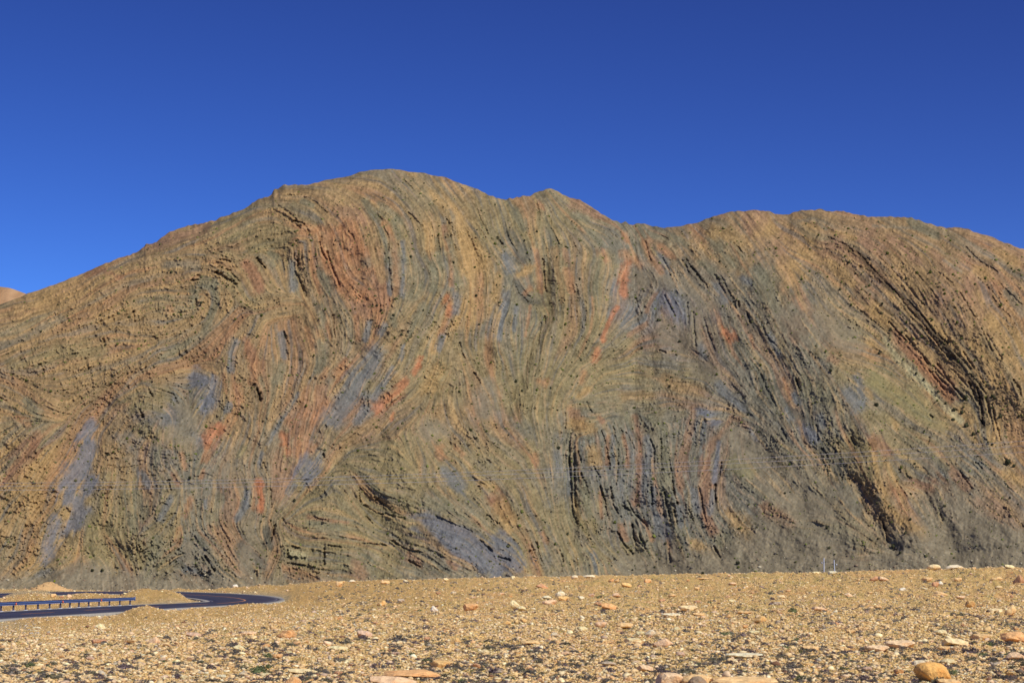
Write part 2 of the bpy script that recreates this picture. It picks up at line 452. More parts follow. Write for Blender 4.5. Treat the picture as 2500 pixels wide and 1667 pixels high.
# colour, width; traced points
CST = dict(
A='''R100 1830,800 1870,880 1900,960
G60 1580,950 1600,1080 1500,1300 1350,1400 1200,1480
N60 1230,810 1340,805 1450,820
N50 0,1400 200,1330 450,1200
O70 1240,1120 1270,1150
B50 1740,1370 1700,1450 1690,1560
L120 300,1460 500,1430 700,1440
G60 1430,1000 1420,1120
O50 1830,1390 1850,1560
G90 1560,960 1500,940
C130 750,1200 950,1150
C90 300,1100 550,1000
T90 900,1200 1100,1250
P60 1100,680 1300,600 1500,530
R40 640,870 760,840 880,900''',
B='''O150 600,620 660,700 760,780
O80 850,690 900,710
O70 1060,540 1090,640 1105,800 1110,900 1100,1040
O50 560,690 600,850
O50 1000,480 1050,560
O45 1455,530 1490,680
S60 1480,1040 1500,1150
O40 1515,740 1515,950
O50 470,710 490,850 560,1000
O55 690,920 800,1020
R110 970,900 1010,1040
O60 720,860 960,840
O45 870,980 930,1050
P80 830,1120 880,1150
O40 810,1200 830,1350
O45 595,1250 610,1340
O50 455,1290 520,1450
O60 980,1180 960,1300
O45 930,1360 915,1410
O45 1460,1240 1435,1320
R80 0,800 70,880 110,970
S45 1290,1490 1270,1550
R50 0,1350 60,1500
P90 690,410 780,400 860,480
O50 340,640 420,570 560,540
O60 740,1510 700,1568
C60 1380,1440 1400,1400
B42 1150,640 1165,760 1160,900 1150,1040
B26 1040,780 1050,900 1065,1020
B55 1550,1040 1550,1160
B45 1450,1340 1420,1420
B45 335,780 345,990
B40 910,1230 880,1350
B55 1020,1260 990,1300
G50 1080,1180 1090,1240
B110 960,1450 910,1568
B50 1900,740 1940,850
B50 1915,1020 1900,1150 1860,1330
B35 1160,1400 1140,1500
B40 270,1320 280,1480
G30 1000,540 1030,640 1040,780
G55 1090,480 1120,600
G35 1395,620 1420,740
G45 1380,800 1370,980
G70 1300,1120 1210,1300
L200 130,640 250,600
G70 180,720 210,800
G60 560,880 600,1000
G45 880,340 940,440 980,480
G40 420,330 490,370
G50 560,1100 560,1250
G50 1500,600 1540,760 1560,950
C70 1340,520 1360,680
C110 1560,480 1600,640 1650,850
C90 1700,700 1740,800
C90 1380,280 1480,360 1560,420
C60 1140,90 1250,140
G60 1000,380 1150,480
G90 560,1400 560,1568
T60 900,600 1000,900''',
C='''B50 90,710 170,840
D60 150,560 220,680 230,760
U140 1230,1020 1300,1080 1380,1200
B70 1240,750 1310,880
N120 1420,960 1500,1020 1600,1100
B50 1190,1080 1200,1200
B70 1650,960 1720,1060
B45 1850,900 1910,940
B45 100,1100 70,1280
B35 180,1120 160,1280
D80 190,940 240,1020 320,1070
B60 1540,1390 1570,1480
N90 1480,1150 1520,1350
G80 1640,620 1700,720 1760,800
G50 1330,590 1450,650
N160 1280,1250 1400,1350
N130 1130,880 1300,930
G50 770,780 760,1000
G55 620,430 700,470
G55 730,560 790,640
G60 1550,790 1650,850
D40 1410,760 1560,950
D40 1680,880 1790,1100
D60 1880,1100 1930,1250
O60 1140,650 1180,760 1245,850
S60 1000,790 970,900 965,1020
O70 990,730 1110,800
S32 925,1110 870,1210 840,1290 820,1360
S50 785,1430 755,1520
O45 345,850 355,980
O55 555,850 590,980
O45 350,360 380,390
S60 1730,1300 1770,1330
P70 600,350 760,440
O45 1240,680 1330,740
O45 980,580 990,630
O26 285,1110 250,1330
O35 1910,1330 1930,1420
O40 830,700 855,780
C60 1480,630 1540,680
P40 540,700 560,780
P30 1200,1010 1150,1100 1140,1150
P40 1140,1240 1020,1320
C80 1640,560 1800,600 1900,660
O40 250,1010 280,980
C50 200,880 300,820
G60 170,430 230,520
T50 450,700 530,1050
C60 40,900 20,1050
O40 330,700 345,800''',
D='''C60 480,430 620,560 700,640
C60 830,820 950,910
C60 1250,900 1400,1050 1500,1150
C60 1580,1080 1720,1220
C70 1700,900 1740,960
O45 270,750 320,820
O40 150,640 210,760
C80 1600,550 1680,580
C90 1780,430 1890,500
C60 580,260 700,310
P90 290,920 310,970
P55 250,1000 270,1070
P60 1300,410 1450,560
P50 530,1190 570,1220
O80 1150,1180 1260,1320 1400,1470
R80 1020,1050 1200,1200
K26 540,310 640,360 750,430 830,520 900,590 980,680 1060,730 1130,800 1180,860 1240,930
K34 1240,940 1300,1010 1380,1090 1440,1160 1500,1230
K40 1560,1320 1600,1400 1640,1520
R70 1320,1260 1430,1380
N180 200,880 350,1000
N180 520,950 700,1050
G160 100,750 60,600
Y110 860,1310 950,1370 1060,1430 1200,1530
W45 940,1040 1030,1190 1100,1250 1200,1330 1330,1470
B50 80,1020 150,1160
B45 270,1460 290,1500
B60 730,1340 780,1500
N30 1380,470 1500,550
N25 500,240 420,165 300,180
N22 850,215 1000,225 1200,235
P90 600,330 500,400
T90 1100,500 1250,680
P60 1000,320 1180,480
N60 1850,700 1940,850
C50 1900,1000 1950,1150
G60 1130,180 1300,280''',
E='''U110 600,590 560,700 450,830
U65 630,440 570,520
U110 480,940 560,1040 500,1130
U80 640,820 600,880
U90 400,1110 340,1250 300,1350
U80 1330,110 1440,150 1440,250 1400,330
N110 1250,330 1300,420
B60 970,770 1010,840
B45 1170,930 1100,1080
G60 900,1060 910,1150
B45 1270,1430 1330,1440
B45 1700,900 1670,1010 1630,1080
B35 1570,300 1550,340
G60 190,280 260,380
B30 1400,960 1400,1000
B50 200,1510 340,1430
N60 1280,1270 1300,1350
N60 1570,720 1540,820
D90 1650,1300 1780,1380
N120 1180,500 1280,540
G70 1080,620 1050,720
R110 200,620 60,790
R50 250,520 230,570
S70 1480,460 1420,520 1420,560
O40 1420,600 1400,680
O40 1240,640 1260,730
O24 1535,90 1545,220
O45 1625,180 1650,270
O55 1770,30 1720,140
O45 1300,950 1270,1050
O45 1220,1150 1200,1220
S45 1765,820 1795,920 1780,1020
R50 1180,780 1220,840
O50 130,410 180,430
O28 1390,750 1370,800
L130 930,280 1100,270
L120 1000,480 1060,500
Y35 1680,590 1640,640
N140 400,1500 700,1450
N90 30,1510 60,1490
T120 500,200 250,160
L90 640,1100 620,1300
G90 920,920 980,1050
G100 1080,1250 1000,1500
C100 230,900 220,1100
T90 800,600 850,800
G60 1500,950 1440,1090
L120 100,30 300,10''',
F='''S60 1090,150 1040,220 950,290 900,340
S35 1180,20 1150,90
O50 490,200 470,400
O80 400,220 390,350
O45 550,60 530,110
S60 265,520 280,630
O40 345,560 355,640
S42 95,840 115,950 100,1000
O36 60,860 50,1000
O45 930,230 880,280
O65 660,10 620,100
O45 1340,590 1330,660
O45 1440,600 1480,640
P80 760,1410 800,1460
P60 530,190 510,300
O70 300,420 330,480
S28 1010,360 990,400
P140 230,690 250,900
O45 470,580 450,620
R55 1120,1330 1190,1370
R45 1390,1380 1430,1420
O50 560,280 530,330
B100 770,110 710,220 640,320 580,400
B45 1000,60 950,150 880,250
B50 810,330 770,410
U100 450,700 410,780
B80 1340,760 1460,860
U160 1240,1100 1380,1180 1560,1320 1740,1430
B55 510,620 490,670
N100 0,1330 40,1480
B32 360,220 330,270 240,410 150,570
B40 110,640 90,700
B35 330,850 290,910
B28 0,900 15,1000
D60 140,1170 160,1250
G28 135,880 150,1000
N110 1640,180 1650,350
N110 1250,480 1350,480
L220 1050,700 1150,850
G80 850,1360 880,1430
G60 250,40 220,150
C60 1600,840 1690,860
L60 660,720 730,720
C60 1760,1080 1800,1160
R50 1680,960 1800,1060
T40 1180,1110 1300,1250 1380,1340
G110 480,1100 620,1150
R30 430,1070 700,1110
W45 300,1310 400,1340
T50 880,420 700,540 600,680
C90 1300,60 1240,180
G90 1230,960 1500,1050
L120 1050,1500 950,1400''',
G='''R55 975,400 1020,520 1010,700 1000,860 985,980
P55 1380,330 1340,500 1290,700 1300,850
P55 1640,390 1560,500 1500,600
R68 1470,700 1460,880 1465,1020 1510,1160
R32 900,520 930,620 925,720
C60 680,600 700,700
O35 880,1130 915,1220
O28 740,900 755,1070
O30 1040,1090 1090,1220
O50 180,320 180,400
O40 295,640 305,700
O55 330,140 370,150
O45 630,80 610,150
O80 540,330 600,420
C90 560,440 660,450
O26 795,510 790,700
R35 735,390 760,420
O45 350,1180 370,1230
P55 1690,400 1740,450
R90 0,930 60,990
C80 60,1000 140,1090
C60 1380,1250 1550,1330
C90 1660,1050 1760,1200
B55 1050,540 1075,620 1060,720 1045,880
B30 530,760 540,900
U140 60,1260 150,1400
U80 1440,350 1540,420
U32 1555,560 1535,720 1520,820
B36 1510,900 1500,1040
B45 1380,900 1410,1020
B70 1130,1080 1190,1180
B40 1110,880 1100,1000
G95 630,880 660,1060
B26 825,520 835,700
B36 1280,1010 1295,1130
B36 690,1330 720,1440
B70 1560,170 1700,320
N90 1380,40 1520,90
U28 1760,460 1810,540
N45 580,1160 630,1240
G55 930,390 960,440
N140 880,1370 1100,1430
N180 1250,1400 1350,1430
N140 1480,1400 1600,1440
N170 1680,520 1760,620
Y90 1650,720 1760,760
L80 640,1100 700,1140
T60 900,250 1100,240
G60 1100,400 1200,480
G60 1200,600 1180,900
D45 560,650 570,900
C50 660,200 600,240
G120 1600,1250 1700,1350
L200 250,300 200,200
T90 1200,140 1300,200''',
H='''U75 330,460 390,540
B36 250,240 280,290
B45 420,380 440,450
B75 620,220 690,300
N110 260,750 350,850
N60 1060,640 1200,730
N60 1350,880 1400,930
B36 190,340 220,400
N55 640,860 680,920
C40 785,560 795,700 830,840 870,960 950,1060 1020,1170
C34 870,680 950,830 990,930
O26 175,130 220,260
C36 740,200 780,250
C36 920,400 950,470
C60 1400,340 1450,400
O70 1110,20 1250,210 1300,290
R70 800,540 880,620
R90 1000,880 1180,860
P70 1340,780 1420,860
C60 1700,770 1800,830
R90 60,1000 220,1100
K36 840,1070 890,1210
K36 720,970 760,1040
K34 1520,250 1545,450
D45 560,720 590,800
Y80 780,140 900,220 1050,310 1260,440
L80 780,370 880,400
W42 1050,90 1180,190 1290,320 1380,410
N260 100,1250 500,1300
N200 1150,1200 1400,1380
N120 1250,960 1450,1080 1700,1250
N130 40,850 250,1000 420,1150
Z120 560,900 660,1020
N300 1400,1200 1750,1350
N200 300,950 450,1000
N150 1300,1000 1500,1080
D120 460,600 560,700
D60 250,350 380,430
D90 30,150 80,260
G120 350,200 450,250
T90 1600,200 1700,400
C60 1000,1100 1150,1200''')
CRK = dict(
A='''15 1620,765 1690,775
22 1590,860 1660,900 1740,950
12 1600,820 1690,850 1760,930
22 1410,915 1450,915
15 1455,885 1475,895
12 755,1345 770,1400
12 1890,765 1960,830
10 1075,660 1080,690
12 910,1075 935,1082
8 1120,1330 1155,1348
8 1580,700 1630,715
8 1440,1060 1440,1120
7 980,1150 990,1220''',
B='''10 200,400 270,430 330,480 400,530
10 240,370 330,430 380,480
16 360,480 430,500
8 310,290 400,295 470,320 530,360 590,420
8 430,510 460,545
20 370,770 385,800
12 365,860 400,930 440,1010
10 400,970 445,1040
8 540,640 560,720 600,770
8 590,680 620,790 690,960
12 85,760 140,830
14 285,1300 310,1390
10 295,1440 310,1500
14 1850,610 1890,655
8 1050,760 1055,860 1070,1000
8 1000,490 1045,600 1050,700
8 1160,170 1220,240
6 780,980 840,1040
6 750,560 790,600
7 1700,400 1730,480 1780,580
6 1200,420 1290,520
6 1480,470 1530,580 1540,700
6 940,400 1000,480
6 640,1180 655,1320
6 1570,1380 1600,1480
6 1500,1210 1530,1250
6 1410,600 1425,700''',
C='''10 1400,770 1450,850
10 1430,770 1540,910 1590,970
8 1460,820 1560,950
10 35,620 75,655
9 160,930 200,1020 260,1070 330,1130
8 210,960 300,1080
15 390,1180 390,1230
8 375,760 385,880 400,1000
6 440,420 430,530 490,650
6 580,600 640,720
8 1130,640 1165,770
7 1260,760 1320,880
7 1270,1030 1350,1180
6 1440,1090 1450,1230
7 1480,1150 1500,1400
8 1700,910 1800,1120
16 1820,1070 1820,1110
12 1880,1150 1900,1230
7 1780,650 1860,730
10 1230,580 1300,620
8 620,950 640,1060
6 690,1080 690,1250
7 850,540 920,610
6 1060,1060 1100,1160
16 1240,1430 1280,1450
7 95,500 115,610 180,700
7 330,330 350,430
6 960,700 990,750
7 360,1230 340,1400
7 1640,880 1720,1010
6 1560,1200 1640,1440''',
D='''10 520,300 650,360 760,440 850,540 950,640 1060,760 1160,880
9 1100,760 1230,900 1300,1000 1400,1080
8 1240,980 1340,1110 1420,1200
8 1340,560 1430,645
9 1530,370 1640,490 1760,555
9 1480,700 1540,800 1600,890
9 1680,1000 1790,1190
9 960,930 1140,1110 1260,1250 1400,1400
8 1090,1030 1200,1160 1310,1290
9 1290,1250 1450,1410
7 1510,1150 1590,1250
7 1440,1130 1560,1270
9 20,930 80,1050 150,1110
12 1560,1300 1680,1450
7 1600,870 1720,1130
8 1900,1370 1940,1460
10 280,1340 310,1450
5 860,420 990,540 1100,660 1220,800
5 1160,560 1330,760
5 700,790 850,920 960,1010
5 1620,600 1760,740 1860,900
5 1780,640 1940,800''',
E='''16 1020,210 1040,240
18 960,345 975,390
8 1090,200 1180,230 1215,295
14 1148,820 1162,880
16 735,635 745,645
12 1760,200 1780,270
10 700,400 700,440
10 270,20 300,75
10 0,250 40,275
10 240,635 245,645
10 1160,1240 1165,1260
6 940,1050 985,1100
7 1190,790 1230,850
7 1400,1330 1460,1440
7 1740,160 1690,230''',
F='''12 78,190 95,270
20 195,1130 172,1230
16 285,1285 285,1340
10 320,1270 350,1282
7 290,1385 400,1400
6 300,1340 400,1352
9 1110,1370 1190,1410
8 250,1080 270,1110
8 770,890 780,960
7 880,930 980,1010
8 820,1060 860,1110
9 545,450 545,480
11 530,645 530,660
9 1650,1060 1720,1110
8 1720,1340 1800,1360
7 1600,1230 1680,1300
6 1300,1070 1450,1130 1540,1165
8 1590,860 1600,890
12 535,1290 535,1390
5 440,1060 560,1100
5 830,200 830,350
5 120,700 160,800 170,1000
6 1000,1230 1100,1290 1200,1310
5 810,990 900,1040 1080,1080
5 800,1250 960,1260
6 560,1260 700,1290
6 1560,80 1600,150''',
G='''9 540,500 535,600 530,700 545,900 555,1040 585,1110
8 560,640 570,850 570,1000
9 750,480 785,600 805,740
12 810,860 830,980 860,1040
8 830,460 850,560
7 862,560 860,720 850,850
8 880,470 910,560 920,680
7 920,490 970,600
10 1080,540 1110,600 1105,700
8 1155,540 1150,650 1160,740
9 1215,680 1230,780 1240,900
12 1240,880 1270,980
7 1090,870 1095,980
8 1180,900 1200,1000 1220,1100
8 1250,1020 1265,1110
18 1525,850 1530,960
8 1570,700 1550,800
7 1415,860 1440,1000 1470,1110
8 700,730 740,800
8 740,860 770,960 800,1090
6 610,770 650,860
14 900,1000 960,1030
9 930,960 980,1050 1060,1130
9 860,1170 900,1250 960,1320
9 960,1130 970,1210 1050,1280
9 1010,1200 1050,1260
6 1350,1020 1370,1090
8 500,360 500,460
7 0,1100 50,1115
7 80,1350 120,1360
6 300,1240 340,1370
8 460,1290 490,1370
12 1520,1270 1560,1340
6 1210,1290 1220,1380
9 650,290 680,350
7 590,620 610,700''',
H='''16 640,530 670,580
10 400,440 410,550
7 160,470 200,550
9 20,100 60,200 120,310
10 270,130 300,220
14 750,1030 760,1060
8 700,950 740,1030
8 850,1100 890,1240
14 560,780 580,820
10 1245,1050 1260,1090
12 1175,370 1190,390
14 1500,180 1530,330 1535,460
8 1560,260 1600,420
9 1440,150 1510,300
8 1150,40 1290,220
9 1230,30 1400,260
8 1330,60 1450,200
10 1640,460 1660,540
12 1490,700 1530,730
9 1380,760 1440,840
8 440,600 470,650
12 500,670 510,700
8 1750,130 1790,240
7 1600,300 1640,500
12 1170,530 1160,570
7 540,560 560,640''')
def parse(d, kind):
    res = []
    for wn, txt in d.items():
        k = WIN[wn][2]
        for ln in txt.strip().split('\n'):
            if kind == 0: res.append(P2(wn, ln)); continue
            h, r = ln.split(' ', 1)
            if kind == 1: res.append((h[0], float(h[1:])/k, P2(wn, r)))
            else: res.append((float(h)/k*(0.58 if wn in 'DH' else 0.9), P2(wn, r)))
    return res
# image-aligned bookkeeping grid over the face, 2 px cells
GX0, GX1, GY0, GY1, GC = -60, 2560, 380, 1500, 1.6
NX, NY = int((GX1-GX0)/GC), int((GY1-GY0)/GC)
gx = GX0 + (np.arange(NX)+0.5)*GC; gy = GY0 + (np.arange(NY)+0.5)*GC
def gi(u, v): return (np.asarray(u)-GX0)/GC-0.5, (np.asarray(v)-GY0)/GC-0.5
def flow_field():
    pts, dirs = [], []
    for s in parse(FLOW, 0):
        for a, b in zip(s[:-1], s[1:]):
            L = np.hypot(*(b-a)); n = max(1, int(L/12))
            for q in range(n):
                pts.append(a + (b-a)*(q+0.5)/n); ang = math.atan2(b[1]-a[1], b[0]-a[0]); dirs.append((math.cos(2*ang), math.sin(2*ang)))
    pts = np.array(pts); dirs = np.array(dirs)
    cx = np.arange(GX0, GX1+12, 12.0); cy = np.arange(GY0, GY1+12, 12.0)
    X, Y = np.meshgrid(cx, cy); A = np.zeros(X.shape + (2,))
    for j in range(len(cy)):
        d2 = (X[j][:, None]-pts[:, 0])**2 + (Y[j][:, None]-pts[:, 1])**2
        wt = 1/(d2 + 14**2)**1.6
        A[j] = wt @ dirs / wt.sum(1)[:, None]
    U, V = np.meshgrid(gx, gy)
    f = bil(A, (U-GX0)/12, (V-GY0)/12)
    ang = 0.5*np.arctan2(f[..., 1], f[..., 0]) + 0.13*fbm((NY, NX), 75, 2.0, 5)
    return np.cos(ang), np.sin(ang)
FX, FY = flow_field()
def lic(fields, lens, step=1.0, FX=FX, FY=FY):
    """smear each noise field along the bedding; lens in steps"""
    X0, Y0 = np.meshgrid(np.arange(NX, dtype=np.float32), np.arange(NY, dtype=np.float32))
    acc = [f.copy() for f in fields]; FX_, FY_ = FX.astype(np.float32).ravel(), FY.astype(np.float32).ravel()
    fl = [f.ravel() for f in fields]
    for sgn in (1, -1):
        x, y = X0.copy().ravel(), Y0.copy().ravel(); px = sgn*FX_; py = sgn*FY_
        a_ = [a.reshape(-1) for a in acc]
        for k in range(max(lens)):
            x += px*step; y += py*step
            ix = np.clip(x+0.5, 0, NX-1).astype(np.int32); iy = np.clip(y+0.5, 0, NY-1).astype(np.int32)
            id_ = iy*NX+ix; dx = FX_[id_]; dy = FY_[id_]
            s = np.where(dx*px+dy*py < 0, -1, 1).astype(np.float32); px = dx*s; py = dy*s
            for a, f, L in zip(a_, fl, lens):
                if k < L: a += f[id_]*(1-k/L)
    return [std(a) for a in acc]
def wn(seed, s):
    a = np.random.default_rng(seed).standard_normal((NY, NX)).astype(np.float32)
    return std(gblur(a, s)).astype(np.float32) if s > 0 else a
L1, L2, L3, L4 = lic([wn(1, 0.5), wn(2, 1.15), wn(3, 2.7), wn(4, 7.5)], [14, 48, 120, 150])
(LJ,) = lic([wn(9, 0.7)], [11], 1.0, -FY, FX)       # joints across the beds
def draw(segs, width):
    """distance / half width to a polyline, only near it"""
    m = width*2.0 + 12
    x0, y0 = segs.min(0)-m; x1, y1 = segs.max(0)+m
    i0, j0 = [int(max(0, q)) for q in gi(x0, y0)]; i1, j1 = [int(max(0, q))+2 for q in gi(x1, y1)]
    i1 = min(i1, NX); j1 = min(j1, NY)
    if i1 <= i0 or j1 <= j0: return None
    U, V = np.meshgrid(gx[i0:i1], gy[j0:j1]); best = np.full(U.shape, 1e9)
    for a, b in zip(segs[:-1], segs[1:]):
        d = b-a; L = max(1e-6, d@d); t = np.clip(((U-a[0])*d[0]+(V-a[1])*d[1])/L, 0, 1)
        best = np.minimum(best, np.hypot(U-a[0]-t*d[0], V-a[1]-t*d[1]))
    return (slice(j0, j1), slice(i0, i1)), best
# --- base rock colour by region
REG = [(50, 850, 'T'), (150, 760, 'C'), (300, 650, 'T'), (450, 560, 'T'), (120, 950, 'T'), (300, 900, 'T'), (450, 800, 'T'), (60, 1150, 'C'), (120, 1350, 'C'),
 (300, 1100, 'T'), (300, 1300, 'L'), (250, 1250, 'L'), (450, 1150, 'Z'), (480, 1350, 'Z'), (420, 1050, 'B'), (550, 1000, 'T'), (620, 650, 'L'), (700, 520, 'T'), (650, 560, 'L'),
 (760, 450, 'T'), (900, 420, 'T'), (850, 640, 'O'), (960, 520, 'L'), (1020, 700, 'G'), (1120, 600, 'C'), (1150, 750, 'C'), (1050, 850, 'L'), (900, 800, 'T'),
 (700, 850, 'T'), (840, 960, 'B'), (750, 1000, 'P'), (900, 950, 'L'), (1100, 1000, 'T'), (950, 1130, 'L'), (1000, 1250, 'L'), (800, 1250, 'L'), (850, 1350, 'L'), (1100, 1350, 'Z'),
 (1200, 560, 'L'), (1300, 550, 'L'), (1350, 700, 'L'), (1450, 650, 'L'), (1450, 800, 'L'), (1550, 600, 'Z'), (1600, 750, 'B'), (1250, 900, 'L'), (1250, 1050, 'Z'),
 (1200, 1150, 'L'), (1300, 1200, 'L'), (1380, 980, 'L'), (1500, 940, 'L'), (1700, 950, 'L'), (1500, 1150, 'B'), (1700, 1150, 'Z'), (1600, 1250, 'B'), (1480, 1250, 'Z'), (1400, 1330, 'L'), (1600, 1050, 'Z'), (1750, 1000, 'B'),
 (1750, 620, 'T'), (1850, 550, 'P'), (1800, 700, 'Z'), (1950, 600, 'C'), (2100, 650, 'P'), (2250, 640, 'T'), (2400, 700, 'P'), (2450, 850, 'C'), (2300, 800, 'T'),
 (2150, 750, 'C'), (2050, 850, 'L'), (2200, 930, 'L'), (1900, 900, 'Z'), (1850, 800, 'Z'), (1950, 1050, 'Z'), (2100, 1100, 'L'), (2150, 1200, 'T'), (2300, 1150, 'Z'), (2000, 950, 'Z'), (1280, 640, 'Z'), (1240, 780, 'Z'),
 (2400, 1250, 'N'), (2450, 1380, 'N'), (2200, 1380, 'N'), (2000, 1380, 'N'), (1850, 1350, 'N'), (1900, 1200, 'N'), (1800, 1250, 'Z'), (2450, 1050, 'C'), (2480, 950, 'T'),
 (1000, 440, 'T'), (1650, 1400, 'N'), (1300, 1400, 'L'), (200, 1430, 'N')]
def base_colour():
    U, V = np.meshgrid(gx[::6], gy[::6]); wsum = 0; acc = np.zeros(U.shape+(3,)); al = lin
    n1 = 40*fbm(U.shape, 30, 1.6, 11); n2 = 40*fbm(U.shape, 30, 1.6, 12)
    for (u, v, c) in REG:
        wt = 1/(((U+n1-u)**2 + (V+n2-v)**2)+900)**1.5
        acc += wt[..., None]*lin(PAL[c]); wsum = wsum+wt
    acc /= wsum[..., None]
    X, Y = np.meshgrid(np.arange(NX)/6, np.arange(NY)/6)
    return bil(acc, X, Y)
COLR = base_colour()
def mixin(col, key, a):
    return col*(1-a[..., None]) + lin(PAL[key])*a[..., None]
# beds: bands of neighbouring rock types along the bedding everywhere
COLR = mixin(COLR, 'G', 0.5*sstep(0.5, 1.5, L4)); COLR = mixin(COLR, 'R', 0.42*sstep(0.6, 1.7, -L4))
COLR = mixin(COLR, 'N', 0.6*sstep(0.7, 1.6, L3)); COLR = mixin(COLR, 'O', 0.42*sstep(0.95, 2.0, -L3))
COLR = mixin(COLR, 'C', 0.4*sstep(0.8, 1.8, L2)); COLR = mixin(COLR, 'B', 0.45*sstep(0.8, 1.9, -L2)); COLR = mixin(COLR, 'P', 0.35*sstep(0.9, 1.8, L1)); COLR = mixin(COLR, 'D', 0.3*sstep(1.2, 2.2, -L1))
FB1 = fbm((NY, NX), 50, 1.5, 21); FB2 = fbm((NY, NX), 15, 1.2, 22); FB0 = fbm((NY, NX), 200, 1.8, 23); FB3 = std(gblur(np.random.default_rng(24).standard_normal((NY, NX)), 0.9))
SCREE = np.zeros((NY, NX))
for (c, wd, s) in parse(CST, 1):
    r = draw(s if len(s) > 1 else np.concatenate([s, s+2]), wd)
    if r is None: continue
    sl_, d = r
    q = d/(wd*0.5) + 0.26*L3[sl_] + 0.22*L2[sl_] + 0.12*L1[sl_] + 0.2*FB1[sl_]
    a = 1 - sstep(0.35, 1.7, q)
    st = dict(S=0.72, O=0.52, R=0.62, B=0.78, U=0.8, Y=0.5, K=0.75, D=0.7).get(c, 0.72)
    COLR[sl_] = mixin(COLR[sl_], c, a*st)
    if c in 'NYBWUZ' and wd > 20: SCREE[sl_] = np.maximum(SCREE[sl_], a*(0.6 if c in 'BU' else 0.85))
U_, V_ = np.meshgrid(gx, gy)
rough_m0 = np.clip(1 - SCREE, 0.06, 1)
# loose slopes at the foot of the mountain
foot = interp_pts([(-100, 1425), (200, 1400), (330, 1395), (600, 1420), (1500, 1405), (1700, 1350), (1850, 1295), (2000, 1325), (2130, 1370), (2200, 1310), (2320, 1270), (2560, 1290)], U_)
fm = sstep(-14, 18, V_ - foot + 9*FB1)
COLR = mixin(COLR, 'N', 0.8*fm); SCREE = np.maximum(SCREE, fm*0.95)
br = 1 - 0.16*sstep(1.1, 2.2, LJ)*rough_m0 + (0.115*L1 + 0.06*L2)*(0.4+0.6*rough_m0) + 0.05*FB2 + 0.04*FB1 + (0.07*FB3 + 0.05*FB2)*(0.3+0.7*rough_m0) + 0.28*sstep(1.7, 2.4, FB3) - 0.25*sstep(1.6, 2.3, -FB3)
COLR = COLR*np.clip(br, 0.6, 1.5)[..., None]
# --- relief (metres towards the valley), ledges along the bedding
rough_m = np.clip(1 - SCREE, 0.06, 1)
expo = np.clip(0.55 + 0.34*FB1*0.8 + 0.25*FB0, 0.08, 1.3)*interp_pts([(0, 0.9), (1200, 0.85), (1700, 0.7), (2600, 0.62)], U_)*(1 - 0.45*sstep(1650, 1850, U_)*sstep(1050, 1200, V_))
REL = rough_m*expo*(0.6*np.tanh(1.5*L1) + 0.75*np.tanh(1.8*L2) + 0.8*np.tanh(1.8*L3)) + 0.22*rough_m*FB2 + rough_m*(0.15*FB3 - 1.3*sstep(1.7, 2.6, FB3 + 0.5*FB1 - 0.4*L2) + 0.9*sstep(1.8, 2.6, -FB3 + 0.4*FB1)) + 0.5*FB1*(0.1+0.9*rough_m)
REL -= 1.0*rough_m*sstep(1.0, 2.0, LJ)
RUB = sstep(0.1, 1.3, 0.9*fbm((NY, NX), 110, 1.6, 25) + 1.1*(1-sstep(300, 1000, U_)) - 0.2)*rough_m
REL += RUB*(0.55*FB2 + 0.42*FB3 + 0.9*np.tanh(2*FB3*FB2*0.7))
REL += 2.6*FB0 + 1.0*L4*rough_m
for (wd, s) in parse(CRK, 2):
    r = draw(s if len(s) > 1 else np.concatenate([s, s+2]), max(wd, 5)*1.8)
    if r is None: continue
    sl_, d = r
    q = d/(max(wd, 5)*0.62) + 0.18*L1[sl_] + 0.25*FB2[sl_]
    REL[sl_] -= (2.4 + 0.75*wd)*(1 - sstep(0.3, 1.25, q))
    # hard bed standing proud on the sunny side of the crack
    dd = np.roll(d, int(-0.9*max(wd, 5)/GC*1.0), axis=1) if d.shape[1] > 20 else d
    REL[sl_] += 1.2*(1 - sstep(0.3, 1.6, dd/(max(wd, 5)*0.9)))
GUL = [(14, 60, '1230,500 1290,650 1325,760 1270,900 1235,1000'), (10, 30, '1330,620 1335,760 1262,930'), (9, 40, '1190,870 1050,950 880,1080 700,1230 640,1310'),
 (14, 150, '1950,640 2060,740 2200,880 2330,990 2450,1090 2560,1160'), (14, 40, '1392,1000 1388,1150 1392,1300'), (-26, 170, '1480,1080 1560,1150 1640,1200'),
 (6, 30, '2090,1180 2130,1260 2180,1340'), (-24, 160, '800,480 900,600 950,760'), (-16, 110, '560,600 620,560 700,560'), (14, 70, '680,620 740,720 700,820'),
 (8, 60, '1760,980 1830,1080 1950,1230'), (-18, 120, '1900,700 2000,850 2060,980'), (-20, 110, '2300,700 2420,850 2480,950'), (12, 50, '250,1000 200,1200 100,1400'),
 (-14, 90, '100,1000 60,1200'), (-16, 90, '350,900 420,1100 360,1300'), (12, 50, '480,900 420,1000'), (-18, 120, '1000,1150 1100,1300'), (10, 40, '1650,830 1700,900'),
 (-16, 90, '1400,600 1450,800'), (12, 60, '1130,480 1160,700'), (-14, 70, '2120,1050 2160,1200 2240,1300'), (12, 60, '2230,1180 2330,1340'), (10, 50, '860,1180 960,1330')]
for (dep, wd, s) in GUL:
    s = np.array([[float(q) for q in p.split(',')] for p in s.split()])
    r = draw(s, wd*1.4)
    sl_, d = r
    REL[sl_] -= dep*np.exp(-(d/(wd*0.62))**2)*np.clip(1+0.02*FB1[sl_], 0.5, 1.5)

